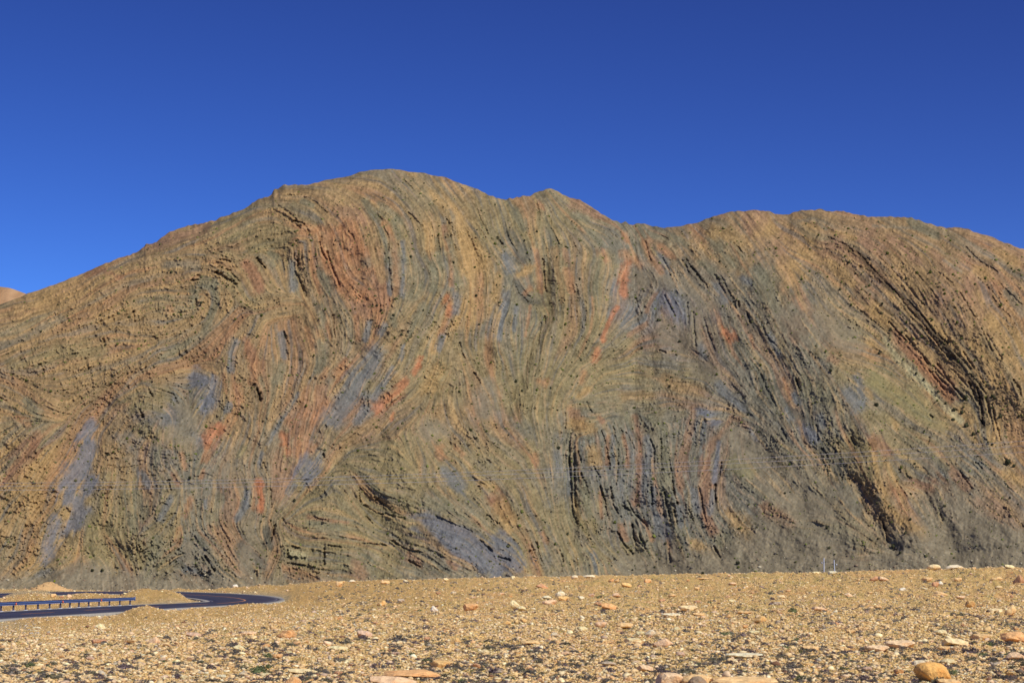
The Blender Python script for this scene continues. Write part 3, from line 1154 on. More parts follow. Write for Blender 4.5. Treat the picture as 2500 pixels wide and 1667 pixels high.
def depth_at(u, v, seedn=None):
    y0 = interp_pts([(-900, 1150), (0, 1220), (600, 1260), (1250, 1300), (1550, 1360), (2000, 1290), (2500, 1230), (3400, 1120)], u)
    s = interp_pts([(-900, 0.62), (0, 0.66), (600, 0.76), (1000, 0.8), (1550, 0.7), (2000, 0.68), (2500, 0.66), (3400, 0.62)], u)
    s = s + 0.10*np.clip((1340-v)/900, 0, 1) - 0.10*sstep(1300, 1440, v)
    dy = (CV - v)/F; m = (math.sin(PITCH)+dy*math.cos(PITCH))/(math.cos(PITCH)-dy*math.sin(PITCH))
    return (s*y0 + EYE + 4)/(s - m)
# mesh: columns over the bearing, rows from foot to ridge, then the far side
uc = np.concatenate([np.linspace(-900, -45, 300, endpoint=False), np.arange(-45, 2546, 1.45), np.linspace(2550, 3400, 280)])
NR = 760
# silhouette with small jagged beds
jag = np.interp(uc, np.arange(-1000, 3500, 3.0), gblur(np.random.default_rng(31).standard_normal((1, 1500)), 1.2, 0.01)[0]*5)
jam = interp_pts([(-900, 1), (280, 0.6), (290, 1.6), (560, 1.5), (620, 1.2), (660, 2.0), (740, 1.0), (900, 0.4), (1180, 0.8), (1210, 2.0), (1360, 1.6), (1400, 1.0), (1530, 2.2), (1600, 0.8), (2000, 1.2), (2500, 1.4), (3400, 1.2)], uc)
vt = interp_pts(SIL, uc) - 0.3*jag*jam
t = np.linspace(0, 1, NR)[:, None]
VB = 1500.0
VV = VB + (vt[None]-VB)*(1-(1-t)**1.06)
UU = np.broadcast_to(uc[None], VV.shape).copy()
Y = depth_at(UU, VV)
UM = np.where(UU < -45, -90-UU, np.where(UU > 2545, 5090-UU, UU))      # the beds carry on beyond the surveyed face
X_, Y_ = gi(UM, np.where(np.abs(UM-UU) > 1, np.maximum(VV - vt[None] + interp_pts(SIL, UM), GY0), VV))
rel = bil(REL, X_, Y_)
edge = np.clip(1-np.maximum(0, np.maximum(-40-UU, UU-2540))/60, 0, 1)
ext = fbm(VV.shape, 90, 1.9, 77)*3
rel = rel + ext*(1-edge)
ds = np.maximum(VV - vt[None], 0)
rel = rel*sstep(0, 14, ds)*0.85 + rel*0.15
Y = Y - rel + 26*np.exp(-ds/16) + 30*np.exp(-ds/60)
P = pt(UU, VV, Y)
top = P[-1]; nb = 26; back = []
bn = fbm((nb, len(uc)), 60, 1.8, 88)
for k in range(1, nb+1):
    q = top.copy(); h = (k/nb)
    q[:, 1] += 14*k + 900*h**2.2; q[:, 2] -= 0.35*(14*k + 900*h**2.2)*(1 if k > 1 else 0.9) + 0.6*k; q[:, 2] += bn[k-1]*2*min(1, k/5)*0
    q[:, 2] = np.minimum(q[:, 2], top[:, 2]-0.8*k); back.append(q)
P = np.concatenate([P, np.array(back)], 0)
C = bil(COLR, X_, Y_)
C = C*0.78 + 0.22*(C @ np.array([0.3, 0.55, 0.15]))[..., None]*np.array([1.08, 1.0, 0.74])
C = np.concatenate([C, np.repeat(C[-1:], nb, 0)], 0)
AL = 0.05 + 0.33*bil(rough_m0, X_, Y_)*edge + 0.2*(1-edge); AL = np.concatenate([AL, np.repeat(AL[-1:], nb, 0)], 0)
KM = 1.07          # how bright a sunlit white wall renders: display colour to albedo
me = mk_mesh('mountain', P.reshape(-1, 3), grid_faces(*P.shape[:2]), M_MOUNT, True, (C*np.array([1.0, 0.965, 0.84])/KM).reshape(-1, 3), AL)
mountain = tag(link('mountain', me), 'broad bare mountain of tightly folded grey, olive and orange rock beds', 'mountain', kind='structure')
FACE = (uc, P[:NR])
def on_face(u, v):
    i = int(np.clip(np.searchsorted(uc, u), 1, len(uc)-1)); col = P[:NR, i]
    vv = VV[:, i]; k = int(np.clip(np.searchsorted(-vv, -v), 1, NR-1))
    return col[k]
# far pale hill at the left edge
uu = np.linspace(-1500, 320, 160); vs = interp_pts([(-1500, 560), (-900, 600), (-400, 640), (-150, 678), (0, 700), (25, 703), (66, 718), (150, 752), (320, 830)], uu)
hn = fbm((60, 160), 25, 1.8, 41)
HP = []
for k in range(60):
    tt = k/44.0
    vv = 1420 + (vs-1420)*min(tt, 1)
    D = 5200 + 1500*min(tt, 1) + 60*hn[k] + 50*max(0, min(tt, 1)-0.93)/0.07
    q = pt(uu, vv, D)
    if k > 44: q[:, 1] += 90*(k-44); q[:, 2] = HP[44][:, 2] - 30*(k-44) - 1.5*(k-44)**2
    HP.append(q)
HP = np.array(HP)
m_hill, th, bh = new_mat('far_hill_rock', 0.95)
tc = th.nodes.new('ShaderNodeTexCoord').outputs['Object']; nh = noise(th, 0.01, 8, 0.7, tc)
rh = ramp(th, nh.outputs[0], [(0.35, tuple(lin((160, 126, 92))/1.0)), (0.65, tuple(lin((186, 152, 114))/1.0))]); th.links.new(rh.outputs[0], bh.inputs['Base Color'])
bump(th, bh, nh.outputs[0], 0.4, 20)
tag(link('hill', mk_mesh('hill', HP.reshape(-1, 3), grid_faces(60, 160), m_hill)), 'pale pinkish far hill showing behind the left end of the mountain', 'hill', kind='structure')
# ------------------------------------------------------------------ the stony plain in front, from survey points (u, v, distance)
OUTER = np.array([(-650, 1555, 80), (0, 1511, 112), (290, 1493.3, 132), (388, 1486.6, 143), (455, 1482.7, 150), (541, 1478, 159), (624, 1473.2, 170), (665, 1468.5, 178),
 (683, 1463, 190), (665, 1458, 200), (637, 1454, 210), (560, 1449, 224), (432, 1444.5, 240), (310, 1443, 247), (150, 1444.5, 250), (0, 1448, 250), (-300, 1455, 250)], float)
INNER = np.array([(-1186, 1555, 80), (-270, 1509, 114), (10, 1493.5, 133), (150, 1486, 144), (225, 1482, 151.5), (325, 1477.4, 160.6), (450, 1472, 172.7), (490, 1470, 178),
 (511, 1468.3, 184), (508, 1466, 190), (495, 1463.5, 197), (460, 1459, 210), (390, 1454, 226), (300, 1450, 234), (150, 1452.5, 236), (0, 1459, 236), (-300, 1468, 236)], float)
RIM = [(-1500, 1437), (0, 1437), (60, 1437), (170, 1440), (320, 1439), (350, 1438), (430, 1437), (530, 1433), (650, 1426.5), (800, 1419), (950, 1416), (1100, 1413), (1250, 1409.5), (1400, 1406),
 (1500, 1405), (1800, 1399), (1900, 1397), (2050, 1395), (2200, 1391), (2260, 1388), (2400, 1386), (2500, 1385), (3600, 1375)]
RIMD = [(-1500, 278), (430, 278), (640, 252), (800, 225), (1000, 200), (1250, 168), (2500, 150), (3600, 150)]
ctl = [tuple(p) for p in OUTER] + [tuple(p) for p in INNER]
for u in (-900, -400, 0, 300, 640, 1000, 1500, 2000, 2500, 3000):
    ctl += [(u, 1995, 12), (u, 1667 - (8 if u < 500 else 0) + 0*u, 27)]
    if u >= 640: ctl += [(u, interp_pts([(640, 1512), (1250, 1498), (2500, 1482)], u), 60), (u, interp_pts([(640, 1488), (1250, 1447), (2500, 1428)], u), 100 if u > 700 else 110)]
for u in (640, 800, 1000, 1250, 1500, 1800, 2100, 2500, 2900):
    ctl.append((u, float(interp_pts(RIM, u)), float(interp_pts(RIMD, u))))
ctl += [(u, float(interp_pts(RIM, u)), 278) for u in (-600, 0, 150, 320, 430, 530)] + [(640, 1436, 232), (740, 1442, 195), (760, 1462, 160), (700, 1480, 140),
 (0, 1550, 60), (-500, 1556, 60), (300, 1540, 60), (0, 1523, 100), (200, 1510, 103), (100, 1518, 95), (345, 1480, 126), (320, 1486, 122), (372, 1482, 129), (345, 1503, 106), (300, 1497, 122),
 (412, 1490, 139), (470, 1481.5, 147), (560, 1476, 157), (620, 1472.6, 166), (500, 1500, 115), (600, 1495, 112),
 (100, 1484, 150), (0, 1487, 150), (200, 1478, 158), (300, 1473, 167), (100, 1454.5, 190), (0, 1461, 188), (200, 1453.5, 198), (-300, 1468, 190), (250, 1453, 202),
 (335, 1438.5, 206), (365, 1437.5, 206), (400, 1439.5, 204), (425, 1444, 200), (450, 1457, 192), (466, 1467.5, 184), (300, 1450, 206), (380, 1460, 182), (300, 1462, 180)]
ctl = np.array(ctl, float)
KQ = 30.0
def feat(u, D): return np.stack([np.asarray(u)/1650.0, KQ/np.asarray(D)], -1)
def tps(r2): return 0.5*r2*np.log(r2 + 1e-12)
cf = feat(ctl[:, 0], ctl[:, 2]); n = len(cf)
Kt = tps(((cf[:, None]-cf[None])**2).sum(-1)) + 2e-5*np.eye(n)
Pm = np.concatenate([np.ones((n, 1)), cf], 1)
sol = np.linalg.solve(np.block([[Kt, Pm], [Pm.T, np.zeros((3, 3))]]), np.concatenate([ctl[:, 1]-1400, np.zeros(3)]))
def ground_v(u, D):
    f = feat(u, D); res = np.empty(f.shape[:-1])
    ff = f.reshape(-1, 2); rr = res.reshape(-1)
    for i in range(0, len(ff), 20000):
        q = ff[i:i+20000]; r2 = ((q[:, None]-cf[None])**2).sum(-1)
        rr[i:i+20000] = tps(r2) @ sol[:n] + sol[n] + q @ sol[n+1:]
    return rr.reshape(res.shape) + 1400
FLOOR_T = [(-1500, -13.0), (700, -12.0), (1300, -7.0), (1700, -4.0), (3600, -4.0)]
def ground_z(X, D, raw=False):
    X = np.asarray(X, float); D = np.asarray(D, float)
    u, _ = proj(np.stack([X, D, np.zeros_like(X)], -1))
    uq = np.clip(u, -1100, 3300)
    Dr = interp_pts(RIMD, uq); Dc = np.clip(D, 9, Dr)
    v = ground_v(uq, Dc); z = pt(uq, v, Dc)[..., 2]
    b = sstep(0, 220, D-Dr)
    z = z*(1-b) + interp_pts(FLOOR_T, uq)*b - 0.02*np.clip(D-Dr, 0, 20)*(1-b)
    return z
# plan polygon of the road for masks
def resamp(a, b, nseg=12):
    """paired edges, smooth"""
    k = np.arange(len(a)); q = np.linspace(0, len(a)-1, (len(a)-1)*nseg+1)
    def cr(p):
        i = np.clip(q.astype(int), 0, len(p)-2); f = (q-i)[:, None]
        p0 = p[np.maximum(i-1, 0)]; p1 = p[i]; p2 = p[i+1]; p3 = p[np.minimum(i+2, len(p)-1)]
        return 0.5*((2*p1)+(-p0+p2)*f+(2*p0-5*p1+4*p2-p3)*f**2+(-p0+3*p1-3*p2+p3)*f**3)
    return cr(a), cr(b)
OE, IE = resamp(pt(*OUTER.T), pt(*INNER.T))
def offset(e, other, dist):
    d = np.gradient(e[:, :2], axis=0); nrm = np.stack([d[:, 1], -d[:, 0]], -1); nrm /= np.linalg.norm(nrm, axis=1)[:, None]
    s = np.sign(((e[:, :2]-other[:, :2])*nrm).sum(1)); s[s == 0] = 1
    r = e.copy(); r[:, :2] += nrm*(s*dist)[:, None]; return r
OEv = offset(OE, IE, 1.1); IEv = offset(IE, OE, 0.7)
def in_poly(X, Y, poly):
    x = np.asarray(X); y = np.asarray(Y); c = np.zeros(x.shape, bool)
    for (x1, y1), (x2, y2) in zip(poly, np.roll(poly, -1, 0)):
        k = ((y1 > y) != (y2 > y)); c ^= k & (x < (x2-x1)*(y-y1)/((y2-y1) if y2 != y1 else 1e-9)+x1)
    return c
ROADP = np.concatenate([OEv[::4, :2], IEv[::-4, :2]])
# ground sheet
gu = np.concatenate([np.linspace(-2600, -620, 50), np.linspace(-600, 3100, 1150), np.linspace(3120, 5000, 50)])
gD = np.concatenate([np.geomspace(4, 22, 24, endpoint=False), 1/np.linspace(1/22.0, 1/300.0, 560), np.geomspace(310, 1600, 30), np.geomspace(1900, 16000, 12)])
GU, GD = np.meshgrid(gu, gD)
GX = (GU-CU)/F*GD*1.0
GZ = np.empty_like(GX)
cu = np.linspace(-1100, 3300, 300)
fine = GD < 420
GZ = ground_z(GX, GD)
inroad = in_poly(GX, GD, ROADP)
gn = fbm(GX.shape, 40, 1.5, 51); gn2 = fbm(GX.shape, 5, 1.1, 52)
amp = np.clip(GD/60, 0.4, 2.2)
rel = (0.022*gn + 0.014*gn2)*amp*(GD < 320)
near_road = gblur(inroad.astype(float), 3, 3)
rel = rel*(1-np.clip(near_road*2, 0, 1))
GZ = GZ + rel - 0.10*np.clip(near_road*1.6, 0, 1)
GP = np.stack([GX, GD, GZ], -1)
def gcol():
    c = np.broadcast_to(lin((218, 184, 128)), GX.shape+(3,)).copy()
    def mx(c, col, a): return c*(1-a[..., None]) + lin(col)*a[..., None]
    c = mx(c, (188, 170, 108), 0.55*sstep(0.3, 1.6, fbm(GX.shape, 60, 1.3, 61)))
    c = mx(c, (222, 170, 122), 0.5*sstep(0.4, 1.8, fbm(GX.shape, 50, 1.3, 62)))
    # bare sand beside the road, grey chippings low left
    us = GU; left = 1-sstep(250, 520, us + 30*gn)
    c = mx(c, (208, 172, 116), 0.8*sstep(70, 100, GD + 6*gn)*(1-sstep(900, 1300, us))*(GD < 300))
    c = mx(c, (186, 172, 144), 0.5*(1-sstep(20, 120, us + 25*gn))*sstep(60, 75, GD)*(1-sstep(105, 118, GD)))
    nr = np.clip(near_road*2.2, 0, 1)
    c = mx(c, (176, 168, 150), 0.6*nr)
    c = mx(c, (120, 114, 100), sstep(330, 420, GD))
    return c*(1+0.05*gn2[..., None])
KG = 0.86
ground = tag(link('ground', mk_mesh('ground', GP.reshape(-1, 3), grid_faces(*GX.shape), M_GROUND, True, (np.clip(gcol(), 0.02, 0.9)/KG*np.array([0.98, 1.03, 0.94])).reshape(-1, 3))), 'flat plain of pale ochre stones and gravel', 'ground', kind='structure')

# ------------------------------------------------------------------ road
m_as, ta, ba = new_mat('asphalt', 0.55); ba.inputs['Specular IOR Level'].default_value = 0.4
tc = ta.nodes.new('ShaderNodeTexCoord').outputs['Object']
na = noise(ta, 40, 3, 0.6, tc); nb_ = noise(ta, 0.35, 4, 0.6, tc)
ra = ramp(ta, na.outputs[0], [(0.3, (0.028, 0.029, 0.042)), (0.7, (0.05, 0.05, 0.068))])
rb = ramp(ta, nb_.outputs[0], [(0.35, grey(0.8)), (0.65, grey(1.25))])
ta.links.new(mixc(ta, 'MULTIPLY', 1.0, ra.outputs[0], rb.outputs[0]), ba.inputs['Base Color']); bump(ta, ba, na.outputs[0], 0.3, 0.004)
M_VERGE = mat_plain('road_shoulder_concrete', tuple(lin((158, 154, 144))), 0.9, 0, 2.5, 0.18, 0.01)
M_LINE = mat_plain('orange_road_paint', tuple(lin((196, 138, 96))), 0.7, 0, 2.0, 0.25)
M_EDGE = mat_plain('white_road_paint', tuple(lin((112, 112, 124))), 0.7, 0, 2.0, 0.25)
def ribbon(name, A, B, mat, dz=0.0, parent=None, nx=1, thick=0.0):
    rows = [A + (B-A)*k/nx for k in range(nx+1)]
    V = np.array(rows); V[..., 2] += dz
    if thick:
        lo0 = V[0].copy(); lo0[:, 2] -= thick; lo1 = V[-1].copy(); lo1[:, 2] -= thick
        V = np.concatenate([lo0[None], V, lo1[None]])
    return link(name, mk_mesh(name, V.reshape(-1, 3), grid_faces(V.shape[0], V.shape[1]), mat, False), parent)
road = tag(ribbon('road', OE, IE, m_as, 0.02, None, 4, 0.15), 'dark new asphalt road curving round a hairpin bend', 'road', kind='structure')
sh1 = ribbon('road_shoulder', OE, OEv, M_VERGE, 0.03, road, 1, 0.2); sh2 = ribbon('road_shoulder', IE, IEv, M_VERGE, 0.03, road, 1, 0.2)
ctr = (OE+IE)/2
arc = np.concatenate([[0], np.cumsum(np.linalg.norm(np.diff(ctr, axis=0), axis=1))])
def at_arc(e, s): return np.stack([np.interp(s, arc, e[:, k]) for k in range(3)], -1)
w_road = (IE-OE)/np.linalg.norm((IE-OE)[:, :2], axis=1)[:, None]
def line_piece(s0, s1, off, wd, mat, name='lane_marking'):
    s = np.linspace(s0, s1, max(3, int((s1-s0)/1.0)))
    c = at_arc(ctr, s); d = at_arc(w_road, s)
    ribbon(name, c + d*(off-wd/2), c + d*(off+wd/2), mat, 0.026, road)
def arc_of(D, first=True):
    k = np.where(ctr[:, 1] >= D)[0][0]; return arc[k]
s_end_straight = arc_of(170)
for s0 in np.arange(8, s_end_straight-6, 12.5): line_piece(s0, s0+6.0, 0, 0.22, M_LINE)
line_piece(s_end_straight, arc[-1]-5, 0, 0.26, M_LINE)
hw = float(np.linalg.norm((IE-OE)[:, :2], axis=1).mean()/2)
for e, o in ((OE, IE), (IE, OE)):
    d = (o-e)/np.linalg.norm((o-e)[:, :2], axis=1)[:, None]
    ribbon('edge_line', e + d*0.3, e + d*0.48, M_EDGE, 0.026, road)

# ------------------------------------------------------------------ guardrail
M_BLUE = mat_plain('blue_painted_steel', tuple(lin((88, 108, 152))), 0.45, 0.0, 1.2, 0.12)
M_POST = mat_plain('dull_post_steel', tuple(lin((104, 98, 112))), 0.6, 0.0, 2.0, 0.2)
M_FOOT = mat_plain('post_footing_concrete', tuple(lin((190, 196, 208))), 0.9, 0, 6.0, 0.2)
M_REFL = mat_plain('orange_reflector', tuple(lin((214, 96, 62))), 0.4, 0, 4.0, 0.1)
IEr = offset(IE, OE, 0.45)
arcI = np.concatenate([[0], np.cumsum(np.linalg.norm(np.diff(IEr, axis=0), axis=1))])
def at_i(s): return np.stack([np.interp(s, arcI, IEr[:, k]) for k in range(3)], -1)
uI, _ = proj(IEr); s_last = float(np.interp(318, uI[:int(len(uI)*0.4)], arcI[:int(len(uI)*0.4)])); s_first = float(np.interp(3, uI[:int(len(uI)*0.4)], arcI[:int(len(uI)*0.4)]))
sp = (s_last-s_first)/12.0
npost = 12+1+10
rail_root = bpy.data.objects.new('guardrail', None); COL.objects.link(rail_root)
base0 = at_i(s_last); rail_root.location = base0
tag(rail_root, 'blue steel guardrail on short dark posts along the inner edge of the asphalt road', 'guardrail')
# W profile swept along the road
prof = []
for k in range(13):
    q = k/12.0; prof.append((0.045*math.cos(q*4*math.pi) , 0.47+0.28*q))
ss = np.linspace(s_last-sp*(npost-1)-0.6, s_last+0.75, npost*3)
cp = at_i(ss); tg = np.gradient(cp[:, :2], axis=0); tg /= np.linalg.norm(tg, axis=1)[:, None]; nrm = np.stack([tg[:, 1], -tg[:, 0]], -1)
s0 = 1 if nrm[0] @ (ctr[0, :2]-IE[0, :2]) > 0 else -1
V = []
for th_ in (0.0, -0.02):
    for (dx, dz) in prof:
        q = cp.copy(); q[:, :2] += nrm*(s0*(0.10+dx+th_)); q[:, 2] += dz; V.append(q)
V = np.array(V) - base0
order = list(range(13)) + list(range(25, 12, -1)); V = V[order + [0]]
beam = link('rail_beam', mk_mesh('rail_beam', V.reshape(-1, 3), grid_faces(V.shape[0], V.shape[1]), M_BLUE, True), rail_root)
def box(cx, cy, cz, sx, sy, sz, rz=0, taper=1.0):
    v = []
    for z in (-1, 1):
        t_ = taper if z > 0 else 1
        for x, y in ((-1, -1), (1, -1), (1, 1), (-1, 1)):
            X, Y = x*sx/2*t_, y*sy/2*t_; v.append((cx+X*math.cos(rz)-Y*math.sin(rz), cy+X*math.sin(rz)+Y*math.cos(rz), cz+z*sz/2))
    return v, [(0, 3, 2, 1), (4, 5, 6, 7), (0, 1, 5, 4), (1, 2, 6, 5), (2, 3, 7, 6), (3, 0, 4, 7)]
def boxes(lst):
    V, Fc = [], []
    for b in lst:
        v, f = box(*b); o = len(V); V += v; Fc += [tuple(i+o for i in q) for q in f]
    return np.array(V), np.array(Fc)
rz = math.atan2(tg[-1][1], tg[-1][0])
pv, pf = boxes([(0, 0, 0.36, 0.13, 0.012, 0.78), (-0.065, 0, 0.36, 0.012, 0.10, 0.78), (0.065, 0, 0.36, 0.012, 0.10, 0.78), (0, -0.0, 0.6, 0.10, 0.16, 0.2)])
post_me = mk_mesh('post', pv, pf, M_POST, False)
fv, ff_ = boxes([(0, 0, 0.02, 0.34, 0.34, 0.14, 0, 0.8)]); foot_me = mk_mesh('post_footing', fv, ff_, M_FOOT, False)
rv, rf = boxes([(0, 0, 0, 0.05, 0.16, 0.18, 0, 0.35)]); refl_me = mk_mesh('reflector', rv, rf, M_REFL, False)
for k in range(npost):
    s = s_last - k*sp; c = at_i(s)
    c[:2] -= nrm[-1]*s0*0.03
    po = link('post', post_me, rail_root, c-base0); po.rotation_euler = (0, 0, rz)
    fo = link('post_footing', foot_me, po); fo.location = (0, 0, -0.03)
    if k % 4 == 3:
        rr = link('reflector', refl_me, rail_root); q = c.copy(); q[:2] += nrm[-1]*s0*0.22; q[2] += 0.58; rr.location = q-base0; rr.rotation_euler = (0, 0, rz)
ev, ef = boxes([(0, 0, 0, 0.12, 0.06, 0.40)])
en = link('rail_end', mk_mesh('rail_end', ev, ef, M_BLUE, False), rail_root)
q = at_i(s_last+0.8); q[:2] += nrm[-1]*s0*0.10; q[2] += 0.6; en.location = q-base0; en.rotation_euler = (0, 0, rz)

# ------------------------------------------------------------------ rocks
def ico(sub):
    bm = bmesh.new(); bmesh.ops.create_icosphere(bm, subdivisions=sub, radius=1.0)
    V = np.array([v.co[:] for v in bm.verts]); Fc = np.array([[v.index for v in f.verts] for f in bm.faces]); bm.free(); return V, Fc
ICO1, ICO2, ICO3 = ico(1), ico(2), ico(4)
def rock_shape(seed, planes=9, rough=0.05, base=ICO3, box=0.0):
    r = np.random.default_rng(seed); V = base[0].copy()
    if box: V = np.sign(V)*np.abs(V)**(1-box); 
    for _ in range(planes):
        nn = r.standard_normal(3); nn /= np.linalg.norm(nn); d = r.uniform(0.55, 0.88)
        h = V @ nn; k = h > d; V[k] -= np.outer((h[k]-d)*0.93, nn)
    ph = r.uniform(0, 6, (8, 3)); fr = r.uniform(2, 9, (8, 3)); 
    nz = sum(np.sin(V @ fr[i] + ph[i, 0])/(1+0.25*np.linalg.norm(fr[i])) for i in range(8))
    nrm_ = V/np.linalg.norm(V, axis=1)[:, None]
    V = V + nrm_*(nz*rough)[:, None]
    return V
def norm_shape(V):
    lo, hi = V.min(0), V.max(0); V = (V-(lo+hi)/2)/((hi-lo)/2); V[:, 2] = (V[:, 2]+1)/2; return V      # unit: x,y in -1..1, z 0..1
SHAPES = {}
def shp(kind, k):
    key = (kind, k)
    if key not in SHAPES:
        par = dict(round=(7, 0.03, 0.12), slab=(13, 0.05, 0.2), block=(14, 0.04, 0.4), wedge=(11, 0.04, 0.1), lump=(8, 0.06, 0.0), loaf=(6, 0.03, 0.3))[kind]
        V = rock_shape(100+k*13+len(kind), par[0], par[1], ICO3, par[2])
        V = V + 0.012*np.random.default_rng(k).standard_normal((len(V), 1))*V
        if kind == 'wedge': V[:, 0] += 0.5*V[:, 2]*(1 if k % 2 else -1); V[:, 1] *= 1-0.3*np.clip(V[:, 2], 0, 1)
        if kind == 'wedge': V[:, 0] *= 1-0.45*np.clip(V[:, 2], 0, 1)
        SHAPES[key] = mk_mesh('rock', norm_shape(V), ICO3[1], M_ROCK, False)
        SHAPES[key].polygons.foreach_set('use_smooth', np.full(len(ICO3[1]), kind in ('round', 'loaf', 'lump'), bool))
    return SHAPES[key]
RC = dict(gold=(224, 158, 66), cream=(226, 206, 158), pale=(222, 214, 184), tan=(214, 178, 122), orange=(212, 158, 100), ochre=(212, 172, 104), pink=(220, 184, 148), mauve=(190, 160, 142),
          brown=(140, 92, 66), red=(180, 126, 94), grey=(168, 160, 146), dark=(110, 96, 88), white=(226, 222, 208))
def dist_of(u, v):
    """distance along the ray where the plain is met"""
    Ds = 1/np.linspace(1/20.0, 1/300.0, 400); gv = GVI(u, Ds)
    d = gv - v; k = np.where((d[:-1] >= 0) & (d[1:] < 0))[0]
    if len(k): i = k[0]; f = d[i]/(d[i]-d[i+1]); return Ds[i]+(Ds[i+1]-Ds[i])*f
    lim = float(interp_pts(RIMD, u)); return lim-1.0
def GVI(u, Ds): return ground_v(np.full(len(Ds), float(u)), np.minimum(Ds, interp_pts(RIMD, u)))
PLACED = []
def rock(u0, u1, v0, v1, colr, kind, label, k=None, sink=0.12, depth=0.9, rot=None, cat='rock'):
    """stone filling u0..u1, v0 (top) .. v1 (foot)"""
    u = (u0+u1)/2; D = dist_of(u, v1)
    base = pt(u, v1, D); z = float(ground_z(base[0], D)); wdt = (u1-u0)/F*D; hgt = max((v1-v0)/F*D, 0.05)
    if k is None: k = int(rng.integers(0, 5))
    o = link('rock', shp(kind, k))
    dy = wdt*depth*0.5
    # the slope of view makes part of the height the top face
    hh = max(hgt - 2*dy*0.028, 0.35*hgt)
    o.scale = (wdt/2, dy, hh*(1+sink)); o.location = (base[0], D+dy*0.7, z - hh*sink)
    r = rot if rot is not None else float(rng.uniform(-0.25, 0.25)); o.rotation_euler = (0, 0, r)
    c = (lin(RC[colr])*0.68 + 0.32*lin((212, 184, 138)))*1.32*rng.uniform(0.94, 1.06); o.color = tuple(np.clip(c, 0, 0.9)) + (1,)
    tag(o, label, cat, 'named rocks on the stony plain' if False else None)
    PLACED.append((u, v1, u1-u0)); return o
